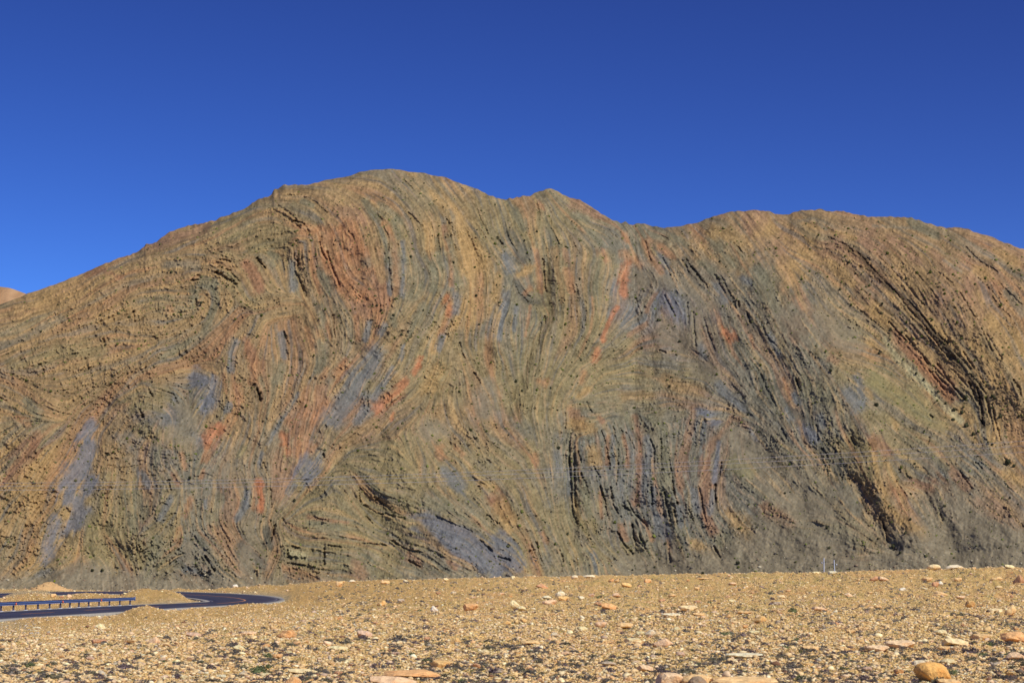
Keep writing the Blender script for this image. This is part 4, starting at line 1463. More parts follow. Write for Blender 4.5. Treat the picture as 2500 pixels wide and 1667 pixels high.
NAMED = '''2240.6 2327 1617 1665 gold loaf|big rounded golden boulder at the lower right of the stony plain
2305 2367 1556 1578 cream slab|pale cream slab just above and right of the golden boulder
2165 2239 1561 1583 pink slab|long pink cream slab left of the pale slab, upper one of two touching
2114 2173 1573 1591 pink slab|flat pinkish slab, lower left one of two touching slabs
2374 2424 1546 1562 tan slab|low tan slab between the pale slab and the orange slab at right edge
2450 2512 1540 1570 orange slab|orange slab cut by the right edge of the photo
2461 2503 1591 1611 pink lump|rounded pinkish stone at the right edge above the golden boulder's level
2285 2318 1536 1550 cream slab|cream slab with humped back behind the pale slab
2290 2321 1576 1587 tan slab|thin tan stone in front of the pale cream slab
2359 2382 1466 1481 ochre block|small ochre block standing alone at middle right
2278 2318 1442 1456 tan wedge|tan pointed stone in the far right part of the plain
2334 2359 1453 1461 pink slab|thin pink stone just right of the tan pointed stone
2196 2212 1433 1443 white block|small white block in the far right part of the plain
2265 2299 1376 1390 cream round|domed cream boulder on the skyline of the plain at right
2313 2354 1377 1390 pale lump|pale lumpy boulder on the skyline right of the domed one
2456 2479 1377 1388 cream slab|cream boulder on the skyline near the right edge
2124 2148 1405 1418 red wedge|rusty pointed rock leaning over a dark gap, near skyline at right
2146 2171 1406 1418 pink wedge|pinkish slanted rock touching the rusty pointed rock
2276 2294 1419 1431 red lump|reddish stone beside a white one below the skyline at right
2291 2304 1418 1430 white lump|white stone beside a reddish one below the skyline at right
2252 2279 1408 1418 tan slab|flat tan stone below the domed skyline boulder
2476 2504 1402 1426 brown wedge|tilted brown slab at the right edge below the skyline
2413 2453 1484 1494 cream slab|long thin cream slab at middle right
2455 2484 1476 1501 tan wedge|tan peaked rock with pale foot at middle right edge
1985 2021 1479 1491 pink wedge|low pinkish peaked stone in the middle of the right half
2135 2156 1476 1485 tan slab|small flat tan stone left of the ochre block
1960 2006 1574 1588 tan slab|low tan slab left of the two touching pink slabs
2021 2046 1393 1402 pale slab|pale flat stone on the skyline right under the right utility pole
1983 2002 1394 1401 cream slab|small cream stone on the skyline left of the utility poles
2330 2350 1409 1419 tan lump|tan stone below the pale lumpy skyline boulder
2420 2450 1406 1417 tan wedge|tan leaning stone left of the tilted brown slab
2300 2340 1608 1622 cream slab|cream stone right behind the golden boulder
2230 2262 1610 1628 pale lump|pale stone touching the golden boulder on its left
2290 2350 1655 1672 tan slab|tan slab at the foot of the golden boulder
1603 1673 1641 1680 pink round|large smooth pinkish boulder cut by the bottom edge
1665 1740 1646 1682 tan slab|broad tan slab right of the pinkish boulder at the bottom edge
1682 1730 1650 1684 dark lump|dark brown rounded stone on the tan slab at the bottom edge
1740 1905 1650 1684 tan slab|very long flat tan slab along the bottom edge
1774 1867 1592 1606 pale slab|long pale thin slab in the right middle foreground
1575 1602 1536 1554 pale round|pale rounded stone in the middle of the plain
1552 1576 1540 1553 cream lump|small cream stone left of the pale rounded stone
1524 1566 1556 1569 cream slab|flat cream stone below the pale rounded stone
1596 1645 1557 1577 pink wedge|pink and rusty stone with a sharp left end in the middle
1452 1482 1516 1531 pink lump|pinkish stone above a dark shrub left of the hollow slab
1504 1548 1519 1534 tan slab|tan slab with a dark hollow front
1412 1436 1528 1539 cream lump|cream stone left of the pinkish stone in the middle
1452 1480 1468 1480 brown wedge|dark brown tilted stone in the centre of the plain
1470 1507 1471 1488 orange slab|orange tan flat rock touching the dark brown tilted stone
1657 1704 1476 1492 cream slab|long cream rock with orange underside
1615 1662 1495 1506 pale slab|pale low slab below the long cream rock
1690 1722 1494 1503 tan slab|thin tan slab right of the pale low slab
1842 1874 1502 1521 ochre round|round ochre stone standing alone in the right half
1825 1858 1538 1549 cream slab|cream flat stone below the round ochre stone
1800 1839 1490 1498 tan slab|thin flat tan stone above left of the round ochre stone
1324 1359 1462 1476 pink block|squared pinkish block, front one of the four stone cluster
1356 1380 1442 1457 pale round|pale round rock, highest of the four stone cluster
1360 1388 1454 1467 ochre slab|yellowish flat stone right of the squared pinkish block
1323 1347 1453 1462 pale lump|small pale stone behind the squared pinkish block
1308 1339 1423 1437 red wedge|pink and rust split stone near the skyline at centre
1485 1500 1411 1420 orange block|small orange block near the skyline, left of a tan twin
1500 1513 1411 1420 tan block|small tan block near the skyline, right of an orange twin
1518 1542 1421 1433 ochre slab|ochre flat stone near the skyline right of centre
1572 1591 1412 1423 orange lump|orange rounded stone near the skyline right of centre
1494 1515 1446 1457 pink lump|pink stone in the far middle of the plain
1394 1411 1403 1412 pale round|pale round stone on the skyline at centre
1424 1454 1402 1410 pale slab|pale stone on the skyline just right of the round one
1700 1740 1408 1414 tan slab|thin tan slab near the skyline in the right half
1630 1652 1447 1456 tan wedge|tan peaked stone near the long thin shrub band
1780 1800 1420 1428 pink lump|pink stone in the far part of the right half
933 1076 1634 1656 orange slab|long orange tan slab near the bottom edge, left of centre
908 1024 1648 1676 pink slab|broad pinkish slab cut by the bottom edge left of centre
1050 1105 1611 1629 ochre slab|flat ochre rock with smooth top above the long orange slab
806 852 1575 1587 cream slab|thin cream slab in the left middle foreground
871 908 1537 1555 mauve slab|mauve pink slab in the left centre
843 865 1534 1544 tan slab|small tan slab left of the mauve one
1049 1069 1478 1494 white wedge|white pointed stone with black shadow
1128 1168 1472 1490 orange slab|orange brown flat rock right of the white pointed stone
1245 1270 1464 1487 cream wedge|cream triangular rock with ribbed face
1262 1284 1478 1490 cream lump|cream low stone at the right foot of the triangular rock
1222 1249 1514 1526 ochre round|round ochre stone below the cream triangular rock
919 943 1464 1479 ochre block|pair-like ochre stone in the far left centre
1063 1079 1442 1452 brown wedge|small brown notched stone near the skyline left of centre
1095 1126 1556 1570 ochre wedge|ochre peaked stone next to a dark shrub mat
1272 1319 1562 1573 tan slab|low tan slab in the centre foreground
1368 1390 1589 1600 pink lump|pink rounded stone in the centre foreground
819 836 1418 1430 tan lump|tan rounded stone on the left skyline of the plain
851 868 1414 1422 pale lump|pale stone on the left skyline right of the tan one
1081 1095 1410 1417 cream lump|cream stone on the skyline left of centre
1247 1258 1405 1413 cream lump|small cream stone sticking up on the centre skyline
926 951 1416 1426 tan slab|tan slab on the left skyline of the plain
673 722 1536 1559 orange block|block with white top and orange front, left middle
565 600 1572 1589 cream wedge|cream slanted stone below left of the block with orange front
700 772 1630 1646 cream slab|long cream slab near the lower left
690 735 1651 1680 orange round|orange rounded stone cut by the bottom edge at left
455 493 1542 1555 mauve slab|mauve thin slab left of centre in the foreground
587 623 1540 1550 pink slab|pinkish flat slab between the mauve slab and the orange front block
360 389 1553 1571 pink wedge|pink slanted stone in the left foreground
217 257 1559 1571 red slab|flat orange red slab in the far left foreground
566 581 1424 1432 white slab|small white slab on the rim behind the hairpin
122 136 1448 1457 tan lump|tan stone on the gravel bank behind the guardrail, leftmost
144 155 1453 1460 red lump|red brown stone on the gravel bank behind the guardrail
163 175 1450 1459 pink lump|pink stone on the gravel bank behind the guardrail, rightmost'''
for ln in NAMED.split('\n'):
    a, lab = ln.split('|'); a = a.split()
    rock(float(a[0]), float(a[1]), float(a[2]), float(a[3]), a[4], a[5], lab, k=(2 if 'golden' in lab and 'big' in lab else None), rot=(0.0 if 'big' in lab else None))
# ------------------------------------------------------------------ counted smaller stones and dwarf shrubs, then the uncountable rest
ORD = ['first', 'second', 'third', 'fourth', 'fifth', 'sixth', 'seventh', 'eighth', 'ninth', 'tenth', 'eleventh', 'twelfth', 'thirteenth', 'fourteenth', 'fifteenth',
       'sixteenth', 'seventeenth', 'eighteenth', 'nineteenth', 'twentieth']
def band(v, u):
    r = float(interp_pts(RIM, u)); t_ = (v-r)/(1667-r)
    for lim, nm in ((0.12, 'close under the skyline'), (0.27, 'in the far strip'), (0.45, 'in the far middle strip'), (0.65, 'in the near middle strip'), (0.84, 'in the near strip'), (2, 'along the bottom edge')):
        if t_ < lim: return nm
def sector(u):
    return ['far left', 'left', 'centre left', 'centre right', 'right', 'far right'][int(np.clip(u/2500*6, 0, 5))]
def name_all(items, fmt):
    """items: (obj, u, v, adjective) -> labels numbered from the left inside their strip"""
    g = {}
    for it in items: g.setdefault((it[3], band(it[2], it[1]), sector(it[1])), []).append(it)
    for (adj, b, s), lst in g.items():
        lst.sort(key=lambda q: q[1])
        for k, it in enumerate(lst):
            pos = 'only one' if len(lst) == 1 else ORD[min(k, 19)] + ' from left'
            it[0]['label'] = fmt % (adj, b, s, pos)
items = []; tries = 0
cnames = ['cream', 'tan', 'tan', 'ochre', 'pink', 'orange', 'pale', 'mauve', 'grey', 'cream', 'red']
XR, DR = [], []
while len(items) < 195 and tries < 9000:
    tries += 1
    u = rng.uniform(5, 2495); v = rng.uniform(0, 1)**1.25; r = float(interp_pts(RIM, u)); v = r + 3 + (1667-r-3)*v
    if u < 740 and v < 1530: continue
    sc_ = 0.45 + 1.0*(v-r)/(1667-r)
    wd = sc_*rng.lognormal(math.log(17), 0.28); hh = wd*rng.uniform(0.28, 0.62)
    if any(abs(u-a) < (wd+c)*0.75 and abs(v-b) < (wd+c)*0.3 for a, b, c in PLACED): continue
    cn = cnames[int(rng.integers(len(cnames)))]; kd = ['slab', 'slab', 'lump', 'wedge', 'block', 'round'][int(rng.integers(6))]
    o = rock(u-wd/2, u+wd/2, v-hh, v, cn, kd, None, rot=float(rng.uniform(-0.6, 0.6)), cat='stone'); o.name = 'stone'
    ad = dict(slab='flat', lump='lumpy', wedge='pointed', block='squared', round='rounded')[kd]
    o['group'] = 'loose stones scattered over the plain'
    items.append((o, u, v, ad + ' ' + cn.replace('dark', 'dark grey')))
name_all(items, '%s stone %s, %s part, %s')
# dwarf cushion shrubs
def cushion(seed, nb_=170):
    r = np.random.default_rng(seed); V, Fc, Cc = [], [], []
    lobes = [(r.uniform(-0.5, 0.5), r.uniform(-0.35, 0.35), r.uniform(0.45, 0.75)) for _ in range(4)]
    for i in range(nb_):
        lx, ly, lr = lobes[i % 4]
        a = r.uniform(0, 2*math.pi); e = math.asin(r.uniform(0.02, 1)); rad = lr*r.uniform(0.75, 1.12)
        p = np.array([lx + rad*math.cos(e)*math.cos(a), ly + rad*math.cos(e)*math.sin(a), 1.25*rad*math.sin(e)])
        d = np.array([math.cos(e)*math.cos(a), math.cos(e)*math.sin(a), math.sin(e)+0.35]) + r.normal(0, 0.35, 3); d /= np.linalg.norm(d)
        s = np.cross(d, r.standard_normal(3)); s /= np.linalg.norm(s); l = r.uniform(0.14, 0.3); w_ = r.uniform(0.04, 0.09)
        k = len(V); V += [p - d*l*0.6 - s*w_, p - d*l*0.6 + s*w_, p + d*l*0.5 + s*w_*0.4, p + d*l*0.5 - s*w_*0.4]; Fc.append((k, k+1, k+2, k+3))
    # woody core
    cv, cf_ = ICO1
    k = len(V); Vc = cv*[0.75, 0.62, 0.5]; Vc = Vc*(1+0.15*r.standard_normal((len(cv), 1))); 
    V = np.array(V); V = np.concatenate([V, Vc])
    return V, np.array(Fc), cf_ + k
def quad_tri_mesh(name, V, Q, T, mat, col=None):
    me = bpy.data.meshes.new(name)
    me.vertices.add(len(V)); me.vertices.foreach_set('co', V.astype(np.float32).ravel())
    lp = np.concatenate([Q.ravel(), T.ravel()]).astype(np.int32); me.loops.add(len(lp)); me.loops.foreach_set('vertex_index', lp)
    me.polygons.add(len(Q)+len(T)); st = np.concatenate([np.arange(len(Q))*4, 4*len(Q)+np.arange(len(T))*3]).astype(np.int32)
    me.polygons.foreach_set('loop_start', st); me.polygons.foreach_set('loop_total', np.concatenate([np.full(len(Q), 4), np.full(len(T), 3)]).astype(np.int32))
    me.update(calc_edges=True)
    if col is not None:
        a = me.color_attributes.new('rock_colour', 'FLOAT_COLOR', 'POINT'); a.data.foreach_set('color', np.concatenate([col, np.ones((len(col), 1))], 1).astype(np.float32).ravel())
    me.materials.append(mat); return me
CUSH = [cushion(500+i) for i in range(6)]
CUSHM = [quad_tri_mesh('dwarf_shrub', *c, M_SHRUB) for c in CUSH]
SHC = dict(grey=(92, 87, 80), purple=(92, 80, 80), olive=(96, 92, 74), green=(88, 96, 64))
def shrub_pos(n_, maxtries=60000):
    """patchy spread: clumped rows, thick on the right, none near the road"""
    res = []; pn = fbm((220, 500), 30, 1.4, 91)
    while len(res) < n_:
        u = rng.uniform(-150, 2650); q = rng.uniform(0, 1)**1.1; r = float(interp_pts(RIM, np.clip(u, 0, 2500))); v = r + 6 + (1700-r)*q
        if u < 760 and v < 1535: continue
        if u < 420 and v < 1560: continue
        j = int(np.clip((v-1380)/330*219, 0, 219)); i = int(np.clip((u+150)/2800*499, 0, 499))
        if pn[j, i] + 0.25*(u/2500) < rng.normal(0.1, 0.55): continue
        res.append((u, v))
    return res
sp_ = shrub_pos(280); items = []
for (u, v) in sp_:
    D = dist_of(u, v)
    if D > float(interp_pts(RIMD, u))-2: continue
    r = float(interp_pts(RIM, u)); sc_ = (0.5+0.9*(v-r)/(1667-r)); wd = sc_*rng.lognormal(math.log(18), 0.3)/F*D
    b_ = pt(u, v, D); z = float(ground_z(b_[0], D))
    o = link('dwarf_shrub', CUSHM[int(rng.integers(6))]); o.location = (b_[0], D, z-0.02); o.scale = (wd/2, wd/2, wd*rng.uniform(0.3, 0.45)); o.rotation_euler = (0, 0, rng.uniform(0, 6.28))
    cn = ['grey', 'grey', 'purple', 'purple', 'olive', 'green'][int(rng.integers(6)) if rng.uniform() < 0.75 else 0]
    o.color = tuple(lin(SHC[cn])*1.5) + (1,)
    tag(o, None, 'shrub', 'low cushion shrubs among the stones'); items.append((o, u, v, {'grey': 'dark grey', 'purple': 'dark purplish', 'olive': 'dull olive', 'green': 'green'}[cn]))
items = [it for it in items if 0 <= it[1] <= 2500]
for o in [o for o in COL.objects if o.name.startswith('dwarf_shrub') and not any(o is it[0] for it in items)]: bpy.data.objects.remove(o)
name_all(items, '%s cushion shrub %s, %s part, %s')

def fast_z(X, D):
    """height from the built ground sheet"""
    u = X/D*F + CU
    fu = np.interp(u, gu, np.arange(len(gu))); fd = np.interp(D, gD, np.arange(len(gD))); return bil(GZ, fu, fd)
def scatter(n_, dmin, dmax, p):
    q = rng.uniform(0, 1, n_); a, b = dmin**(1-p), dmax**(1-p); D = (a + (b-a)*q)**(1/(1-p))
    u = rng.uniform(-450, 2950, n_); return u, D
# gravel
def gravel(name, n_, dmin, dmax, tmpl, seeds, size_px, label, p=2.0, flat=0.6):
    V0, F0 = tmpl
    u, D = scatter(n_, dmin, dmax, p)
    D = np.minimum(D, interp_pts(RIMD, np.clip(u, -200, 2700)) + 1)
    X = (u-CU)/F*D; keep = ~in_poly(X, D, ROADP)
    sand = (D > 78) & (u < 700+60*np.sin(D)) & (rng.uniform(0, 1, n_) < 0.2); keep &= ~sand
    u, D, X = u[keep], D[keep], X[keep]; m = len(u)
    Z = fast_z(X, D)
    sz = size_px*rng.lognormal(0, 0.42, m)*np.clip((27.0/D)**0.55, 0.36, 1.2)*np.where((D > 105) & (u < 700), 1.35, 1.0)/F*D*0.5
    var = []
    for s in seeds:
        r = np.random.default_rng(s); v = rock_shape(s, 10, 0.03, tmpl) if len(V0) > 20 else V0*(1+0.3*r.standard_normal((len(V0), 1))*np.array([1, 1, 1]))
        var.append(v)
    var = np.array(var)[rng.integers(0, len(seeds), m)]
    S = np.stack([sz*rng.uniform(0.8, 1.4, m), sz*rng.uniform(0.7, 1.2, m), sz*rng.uniform(0.25, 0.75, m)*flat/0.6], -1)
    V = var*S[:, None, :]
    a = rng.uniform(0, 2*math.pi, m); tl = rng.normal(0, 0.25, m)
    x = V[..., 0]*np.cos(tl)[:, None] - V[..., 2]*np.sin(tl)[:, None]; z = V[..., 0]*np.sin(tl)[:, None] + V[..., 2]*np.cos(tl)[:, None]; y = V[..., 1]
    xx = x*np.cos(a)[:, None]-y*np.sin(a)[:, None]; yy = x*np.sin(a)[:, None]+y*np.cos(a)[:, None]
    V = np.stack([xx + X[:, None], yy + D[:, None], z + (Z + S[:, 2]*0.45)[:, None]], -1)
    pal = np.array([lin(RC[c]) for c in ('cream', 'tan', 'tan', 'tan', 'ochre', 'pink', 'orange', 'cream', 'grey', 'mauve', 'pale', 'brown', 'dark', 'red')])
    wts = np.array([12, 20, 16, 10, 11, 9, 5, 8, 5, 4, 3, 2.5, 2, 1.5]); c = pal[rng.choice(len(pal), m, p=wts/wts.sum())]*rng.uniform(0.72, 1.08, (m, 1))/0.78*np.array([0.96, 1.0, 0.92]); c = c*0.6 + 0.4*(c.mean(1)[:, None])*np.array([1.25, 0.98, 0.66])
    gc = (u < 110) & (D > 60) & (D < 116); gc &= rng.uniform(0, 1, m) < 0.4; c[gc] = lin((186, 180, 170))*rng.uniform(0.7, 1.1, (gc.sum(), 1))
    Cc = np.repeat(c[:, None], V.shape[1], 1)
    Fc = (F0[None] + (np.arange(m)*V.shape[1])[:, None, None]).reshape(-1, 3)
    o = link(name, mk_mesh(name, V.reshape(-1, 3), Fc, M_GRAVEL, False, np.clip(Cc, 0.01, 0.9).reshape(-1, 3)))
    tag(o, label, 'gravel', kind='stuff'); return o
gravel('gravel', 19500, 21, 62, ICO2, range(900, 912), 7.4, 'fist sized tan and cream stones covering the near plain')
gravel('gravel', 130000, 24, 280, ICO1, range(930, 960), 5.6, 'small ochre pebbles covering the whole stony plain', p=1.75)
# rest of the dwarf shrubs as ground cover
def ground_cover(n_):
    Vs, Qs, Ts, Cs = [], [], [], []; k = 0
    for (u, v) in shrub_pos(n_):
        D = dist_c(u, v)
        if D is None: continue
        r = float(interp_pts(RIM, u)); sc_ = (0.36+0.8*(v-r)/(1667-r)); wd = sc_*rng.lognormal(math.log(17), 0.35)/F*D
        nq = 170 if v > 1560 else 70 if v > 1480 else 36
        Vc, Q, T = CUSH[int(rng.integers(6))]
        X = (u-CU)/F*D; z = float(fast_z(np.array([X]), np.array([D]))[0]); a = rng.uniform(0, 6.28); ca, sa = math.cos(a), math.sin(a)
        sub = rng.permutation(len(Q))[:nq]
        idx = np.concatenate([Q[sub].ravel(), np.arange(T.min(), T.max()+1)])
        V = Vc[idx]*[wd/2, wd/2, wd*0.34]
        V = np.stack([V[:, 0]*ca-V[:, 1]*sa + X, V[:, 0]*sa+V[:, 1]*ca + D, V[:, 2]+z-0.01], -1)
        cn = ['grey', 'grey', 'grey', 'purple', 'purple', 'olive', 'olive', 'green'][int(rng.integers(8))]
        if cn == 'green' and rng.uniform() < 0.6: cn = 'grey'
        Vs.append(V); Qs.append(np.arange(4*len(sub)).reshape(-1, 4)+k); Ts.append(T-T.min()+4*len(sub)+k); Cs.append(np.tile(lin(SHC[cn])*rng.uniform(0.7, 1.1), (len(V), 1))); k += len(V)
    me = quad_tri_mesh('ground_cover', np.concatenate(Vs), np.concatenate(Qs), np.concatenate(Ts), M_TWIG, np.concatenate(Cs)*1.5)
    tag(link('ground_cover', me), 'hundreds of low dark cushion shrubs dotted between the stones', 'ground cover', kind='stuff')
_tab_u = np.linspace(-200, 2700, 60); _tab_D = 1/np.linspace(1/20.0, 1/300.0, 300)
_tab = np.array([GVI(a, _tab_D) for a in _tab_u])
def dist_c(u, v):
    f = (u+200)/2900*59; i = int(np.clip(f, 0, 58)); g = _tab[i]*(1-(f-i)) + _tab[i+1]*(f-i); d = g-v
    k = np.where((d[:-1] >= 0) & (d[1:] < 0))[0]
    if not len(k): return None
    i = k[0]; D = _tab_D[i]+(_tab_D[i+1]-_tab_D[i])*d[i]/(d[i]-d[i+1]); return D if D < float(interp_pts(RIMD, u))-1 else None
ground_cover(7000)

# ------------------------------------------------------------------ gravel heap behind the far lane
def heap(u, vb, vtop, u0, u1, D, label):
    c = pt(u, vb, D); wd = (u1-u0)/F*D; h = (vb-vtop)/F*D
    n1_, n2_ = 26, 60; V = []; nn = fbm((n1_, n2_), 8, 1.4, 71)
    for i in range(n1_):
        r_ = i/(n1_-1)
        for j in range(n2_):
            a = 2*math.pi*j/n2_; z = h*(1-r_)**1.05*(1 if r_ > 0.12 else 0.97+0.03*r_/0.12) - 0.25*(r_ > 0.98)
            V.append((wd/2*r_*math.cos(a)*(1+0.05*nn[i, j]), wd/2*r_*math.sin(a)*(1+0.05*nn[i, j]), z+0.07*nn[i, j]*h*min(1, i/3)))
    Fc = [(i*n2_+j, (i+1)*n2_+j, (i+1)*n2_+(j+1) % n2_, i*n2_+(j+1) % n2_) for i in range(n1_-1) for j in range(n2_)]
    o = link('gravel_heap', mk_mesh('gravel_heap', V, Fc, M_GRAVEL, True, np.tile(lin((196, 162, 114)), (len(V), 1))))
    o.location = (c[0], D, float(ground_z(c[0], D))-0.05); tag(o, label, 'gravel heap')
heap(120, 1442, 1421, 68, 172, 268, 'conical heap of tan gravel beyond the far lane at the left')

# ------------------------------------------------------------------ shrubs on the mountain face
def bush_mesh(seed):
    r = np.random.default_rng(seed); V, Fc = [], []
    lob = [(r.uniform(-0.6, 0.6), r.uniform(-0.5, 0.5), r.uniform(0.1, 0.5), r.uniform(0.35, 0.6)) for _ in range(6)]
    for i in range(300):
        lx, ly, lz, lr = lob[i % 6]; d = r.standard_normal(3); d /= np.linalg.norm(d); p = np.array([lx, ly, lz]) + d*lr*r.uniform(0.7, 1.05)
        if p[2] < 0: p[2] = abs(p[2])
        s = np.cross(d + 0.6*r.standard_normal(3), r.standard_normal(3)); s /= np.linalg.norm(s); q = np.cross(s, d); l = r.uniform(0.07, 0.15)
        k = len(V); V += [p-s*l-q*l*0.6, p+s*l-q*l*0.6, p+s*l+q*l*0.6, p-s*l+q*l*0.6]; Fc.append((k, k+1, k+2, k+3))
    cv, cf_ = ICO1; k = len(V); V = np.concatenate([np.array(V), cv*[0.75, 0.6, 0.5]+[0, 0, 0.3]]); return quad_tri_mesh('shrub', V, np.array(Fc), cf_+k, M_SHRUB)
BM_ = [bush_mesh(700+i) for i in range(5)]
BUSH = dict(B='1215,745,16d 1530,787,20d 965,1100,20d 995,1135,22d 1000,1160,14g 1085,1175,17d 1695,1028,16d 1715,1240,14d 1145,1315,15d 585,1130,14g 770,1140,12g 295,1125,10d 115,1175,14g 1305,1140,11d 645,1450,12g 400,1500,12g 500,1470,12g 515,728,14g 345,660,14g 430,828,12d 1098,1340,13g 1420,578,11g 1830,650,14g 1685,820,13g 1640,1075,10g 1235,940,9g 1370,590,8d 680,1180,11g 790,1375,11d 1475,1275,9d 1335,1335,11d 1700,545,9d 1260,548,8d 1325,1280,8d 830,945,9g 570,1035,9g 180,935,9g 1440,1335,10g 205,620,8d 660,625,9d 520,1090,8g 1630,1190,8g 1870,888,9g 1780,1170,8d 1310,205,8d 1215,465,8g 950,1065,8d',
 C='330,560,15d 25,650,13g 260,715,13g 480,745,10g 645,910,14d 560,1130,16g 540,1240,16g 555,1162,11g 540,1320,12g 545,1410,14g 440,1335,12g 460,1375,10g 695,1415,12d 1060,878,12d 1225,1205,22d 1240,1212,12g 1380,1365,17d 1100,1415,16d 850,985,9d 460,1210,11g 655,1505,12d 590,485,10d 745,548,8g 885,645,9g 1680,780,12d 1700,1110,13g 1720,820,9d 1845,1185,12g 700,1370,9d 185,1095,14g 560,680,10g 595,790,11g 490,975,9g 1015,605,8d 1620,463,9g 1700,533,10g 1890,1305,9d 1935,713,9g 790,1320,12d 500,1065,10g 375,1500,9d 35,955,9d 690,1245,11g 1110,985,12g 155,1440,9d 590,1520,9d 1360,1465,12d 1590,1475,11d 240,625,12d 1400,560,8d',
 D='445,285,13g 128,383,13g 590,297,10g 665,235,12g 800,240,13g 710,160,8d 950,418,17g 1262,555,24g 1168,560,17g 1433,572,15g 1675,600,17g 1595,642,18g 1085,605,20d 818,655,19g 600,682,17d 685,793,18g 765,685,12g 822,718,12g 670,738,12g 1373,716,17g 1366,685,13g 1435,763,13g 1278,908,16g 1090,922,22g 910,788,16d 1225,747,12g 1205,1030,18g 1055,998,17d 972,980,16d 320,605,16g 380,552,14g 425,567,10g 510,592,12g 613,630,12g 498,1140,20g 1840,495,11g 1780,800,17g 1740,438,9g 1595,1205,14g 1590,925,12g 1500,1043,13g 958,1090,12g 890,1150,20d 930,325,10g 1135,290,11g 1865,530,11g 1415,322,15g 1465,925,16g 1535,700,14g 1730,733,8g 1925,545,8g 1160,430,9g 640,440,12g 1560,1115,12g 70,690,9g 20,1240,12g 530,1275,18d 1520,1480,26d 1740,1480,22d 765,565,9g 720,560,8d 1320,1500,14g 1245,1080,12g 990,520,13g 1068,520,9g 1215,698,10g 1800,1110,11g 1550,440,10d 1070,1200,12g 1830,770,8g 1920,1340,10g',
 A='510,1215,13g 495,1180,9g 98,1222,9d 1205,915,15g 1315,1020,11g 1437,1003,12d 1480,1082,19d 1278,1168,12g 1330,1173,13g 1415,1187,16g 1225,1315,13g 1068,1362,12g 862,1387,13g 1105,1457,10g 1855,675,8d 1735,1203,15g 1922,1175,13g 1775,1077,12g 1670,965,11g 940,965,10d 985,1072,11g 1438,1300,11g 1230,1238,12d 1893,1335,12g 1817,1103,11g 1143,920,9g 422,1097,9d 1037,1397,11g 1490,830,8d 735,1175,13d 1363,1110,9g 1450,1460,9d 1330,1315,11d',
 E='180,135,15g 370,125,12g 345,208,13g 865,532,18g 1103,318,14d 1108,392,17d 1300,680,18d 1298,800,22d 1635,367,11g 630,1428,24d 697,1430,20d 40,905,19d 45,950,18d 70,1035,19d 95,1255,17d 735,643,14d 705,920,13g 1042,1213,13g 1408,450,16g 320,765,12g 775,625,12g 295,90,9g 630,100,9g 1188,300,8g 1585,950,9g 1048,555,12g 370,1508,12y 150,1410,10d 118,825,8g 445,535,8g 1780,1330,10g 910,470,9g 555,475,11d',
 F='412,308,16g 290,102,12g 440,115,17d 1142,325,11g 1040,465,12g 765,615,12g 1645,480,18g 270,745,11g 330,950,22d 170,1090,22d 890,455,12g 1320,735,12g 1590,20,12g 1675,12,13g 1775,960,9g 880,735,8g 105,1100,9d 870,1175,9d 1440,185,10g 40,185,9d 200,700,8g 510,155,8d 685,595,9g 158,108,9g 310,45,9g 1690,865,9g 910,410,9g 970,1185,13g 1545,170,10g 345,1450,10g 1030,1490,8d',
 G='168,140,22d 205,205,18d 605,298,13g 400,190,13d 310,200,14g 1212,172,18d 1535,95,17g 975,322,14g 840,1105,16g 435,1250,17g 1680,1378,24d 115,510,10d 1100,810,16g 1185,1245,18d 520,1185,16d 1065,1440,10d 1110,1410,9d 960,1430,12d 820,1400,9d 1300,1275,12d 1000,985,12d 1440,770,9g 95,960,9g 1140,432,10g 960,465,10g 460,595,22d 545,105,12g 585,108,10g 760,62,9g 1215,325,12g 1685,1410,13g 1340,1340,11d 320,1270,13g 1700,1145,10g 1445,1450,14d 450,340,10d 1750,370,13d 365,1105,12d',
 H='498,65,22d 470,1140,22d 480,1280,18d 215,707,17g 810,300,30d 978,728,22g 1040,908,15d 1040,1085,16d 1275,990,18d 1005,1178,16d 1415,250,32d 1600,570,20d 1700,690,40d 1750,715,22d 1720,938,14d 1775,980,12d 920,1265,28d 970,1310,20d 1070,705,13d 1135,480,10d 1325,1070,8d 935,540,10g 275,300,13d 1600,240,24d 1655,375,26d 1600,320,16d 1340,330,24d 1390,350,28d 1330,400,24d 1280,290,18d 1230,210,20d 1420,440,30d 1470,500,26d 1570,560,24d 1130,130,18d 1080,90,14d 1645,1278,9d 820,1215,12d 1800,60,9g 1655,155,9g 1780,380,16d 1590,740,10d 1500,650,12d 520,885,9g 180,905,12d 20,30,12g 70,180,9g')
reg_items = {}
def region(u, v):
    if v > 1400: return 'at the mountain foot'
    cx = ['left flank', 'left centre', 'centre', 'right centre', 'right flank', 'right end'][int(np.clip(u/2500*6, 0, 5))]
    cy = 'upper' if v < 700 else 'middle' if v < 1000 else 'lower'
    return 'on the %s %s' % (cy, cx)
allb = []
for wn, s in BUSH.items():
    k = WIN[wn][2]
    for p in s.split():
        a = p.split(','); q = np.array([float(a[0]), float(a[1])])/k + np.array(WIN[wn][:2]); allb.append((q[0], q[1], float(a[2][:-1])/k*1.35, a[2][-1]))
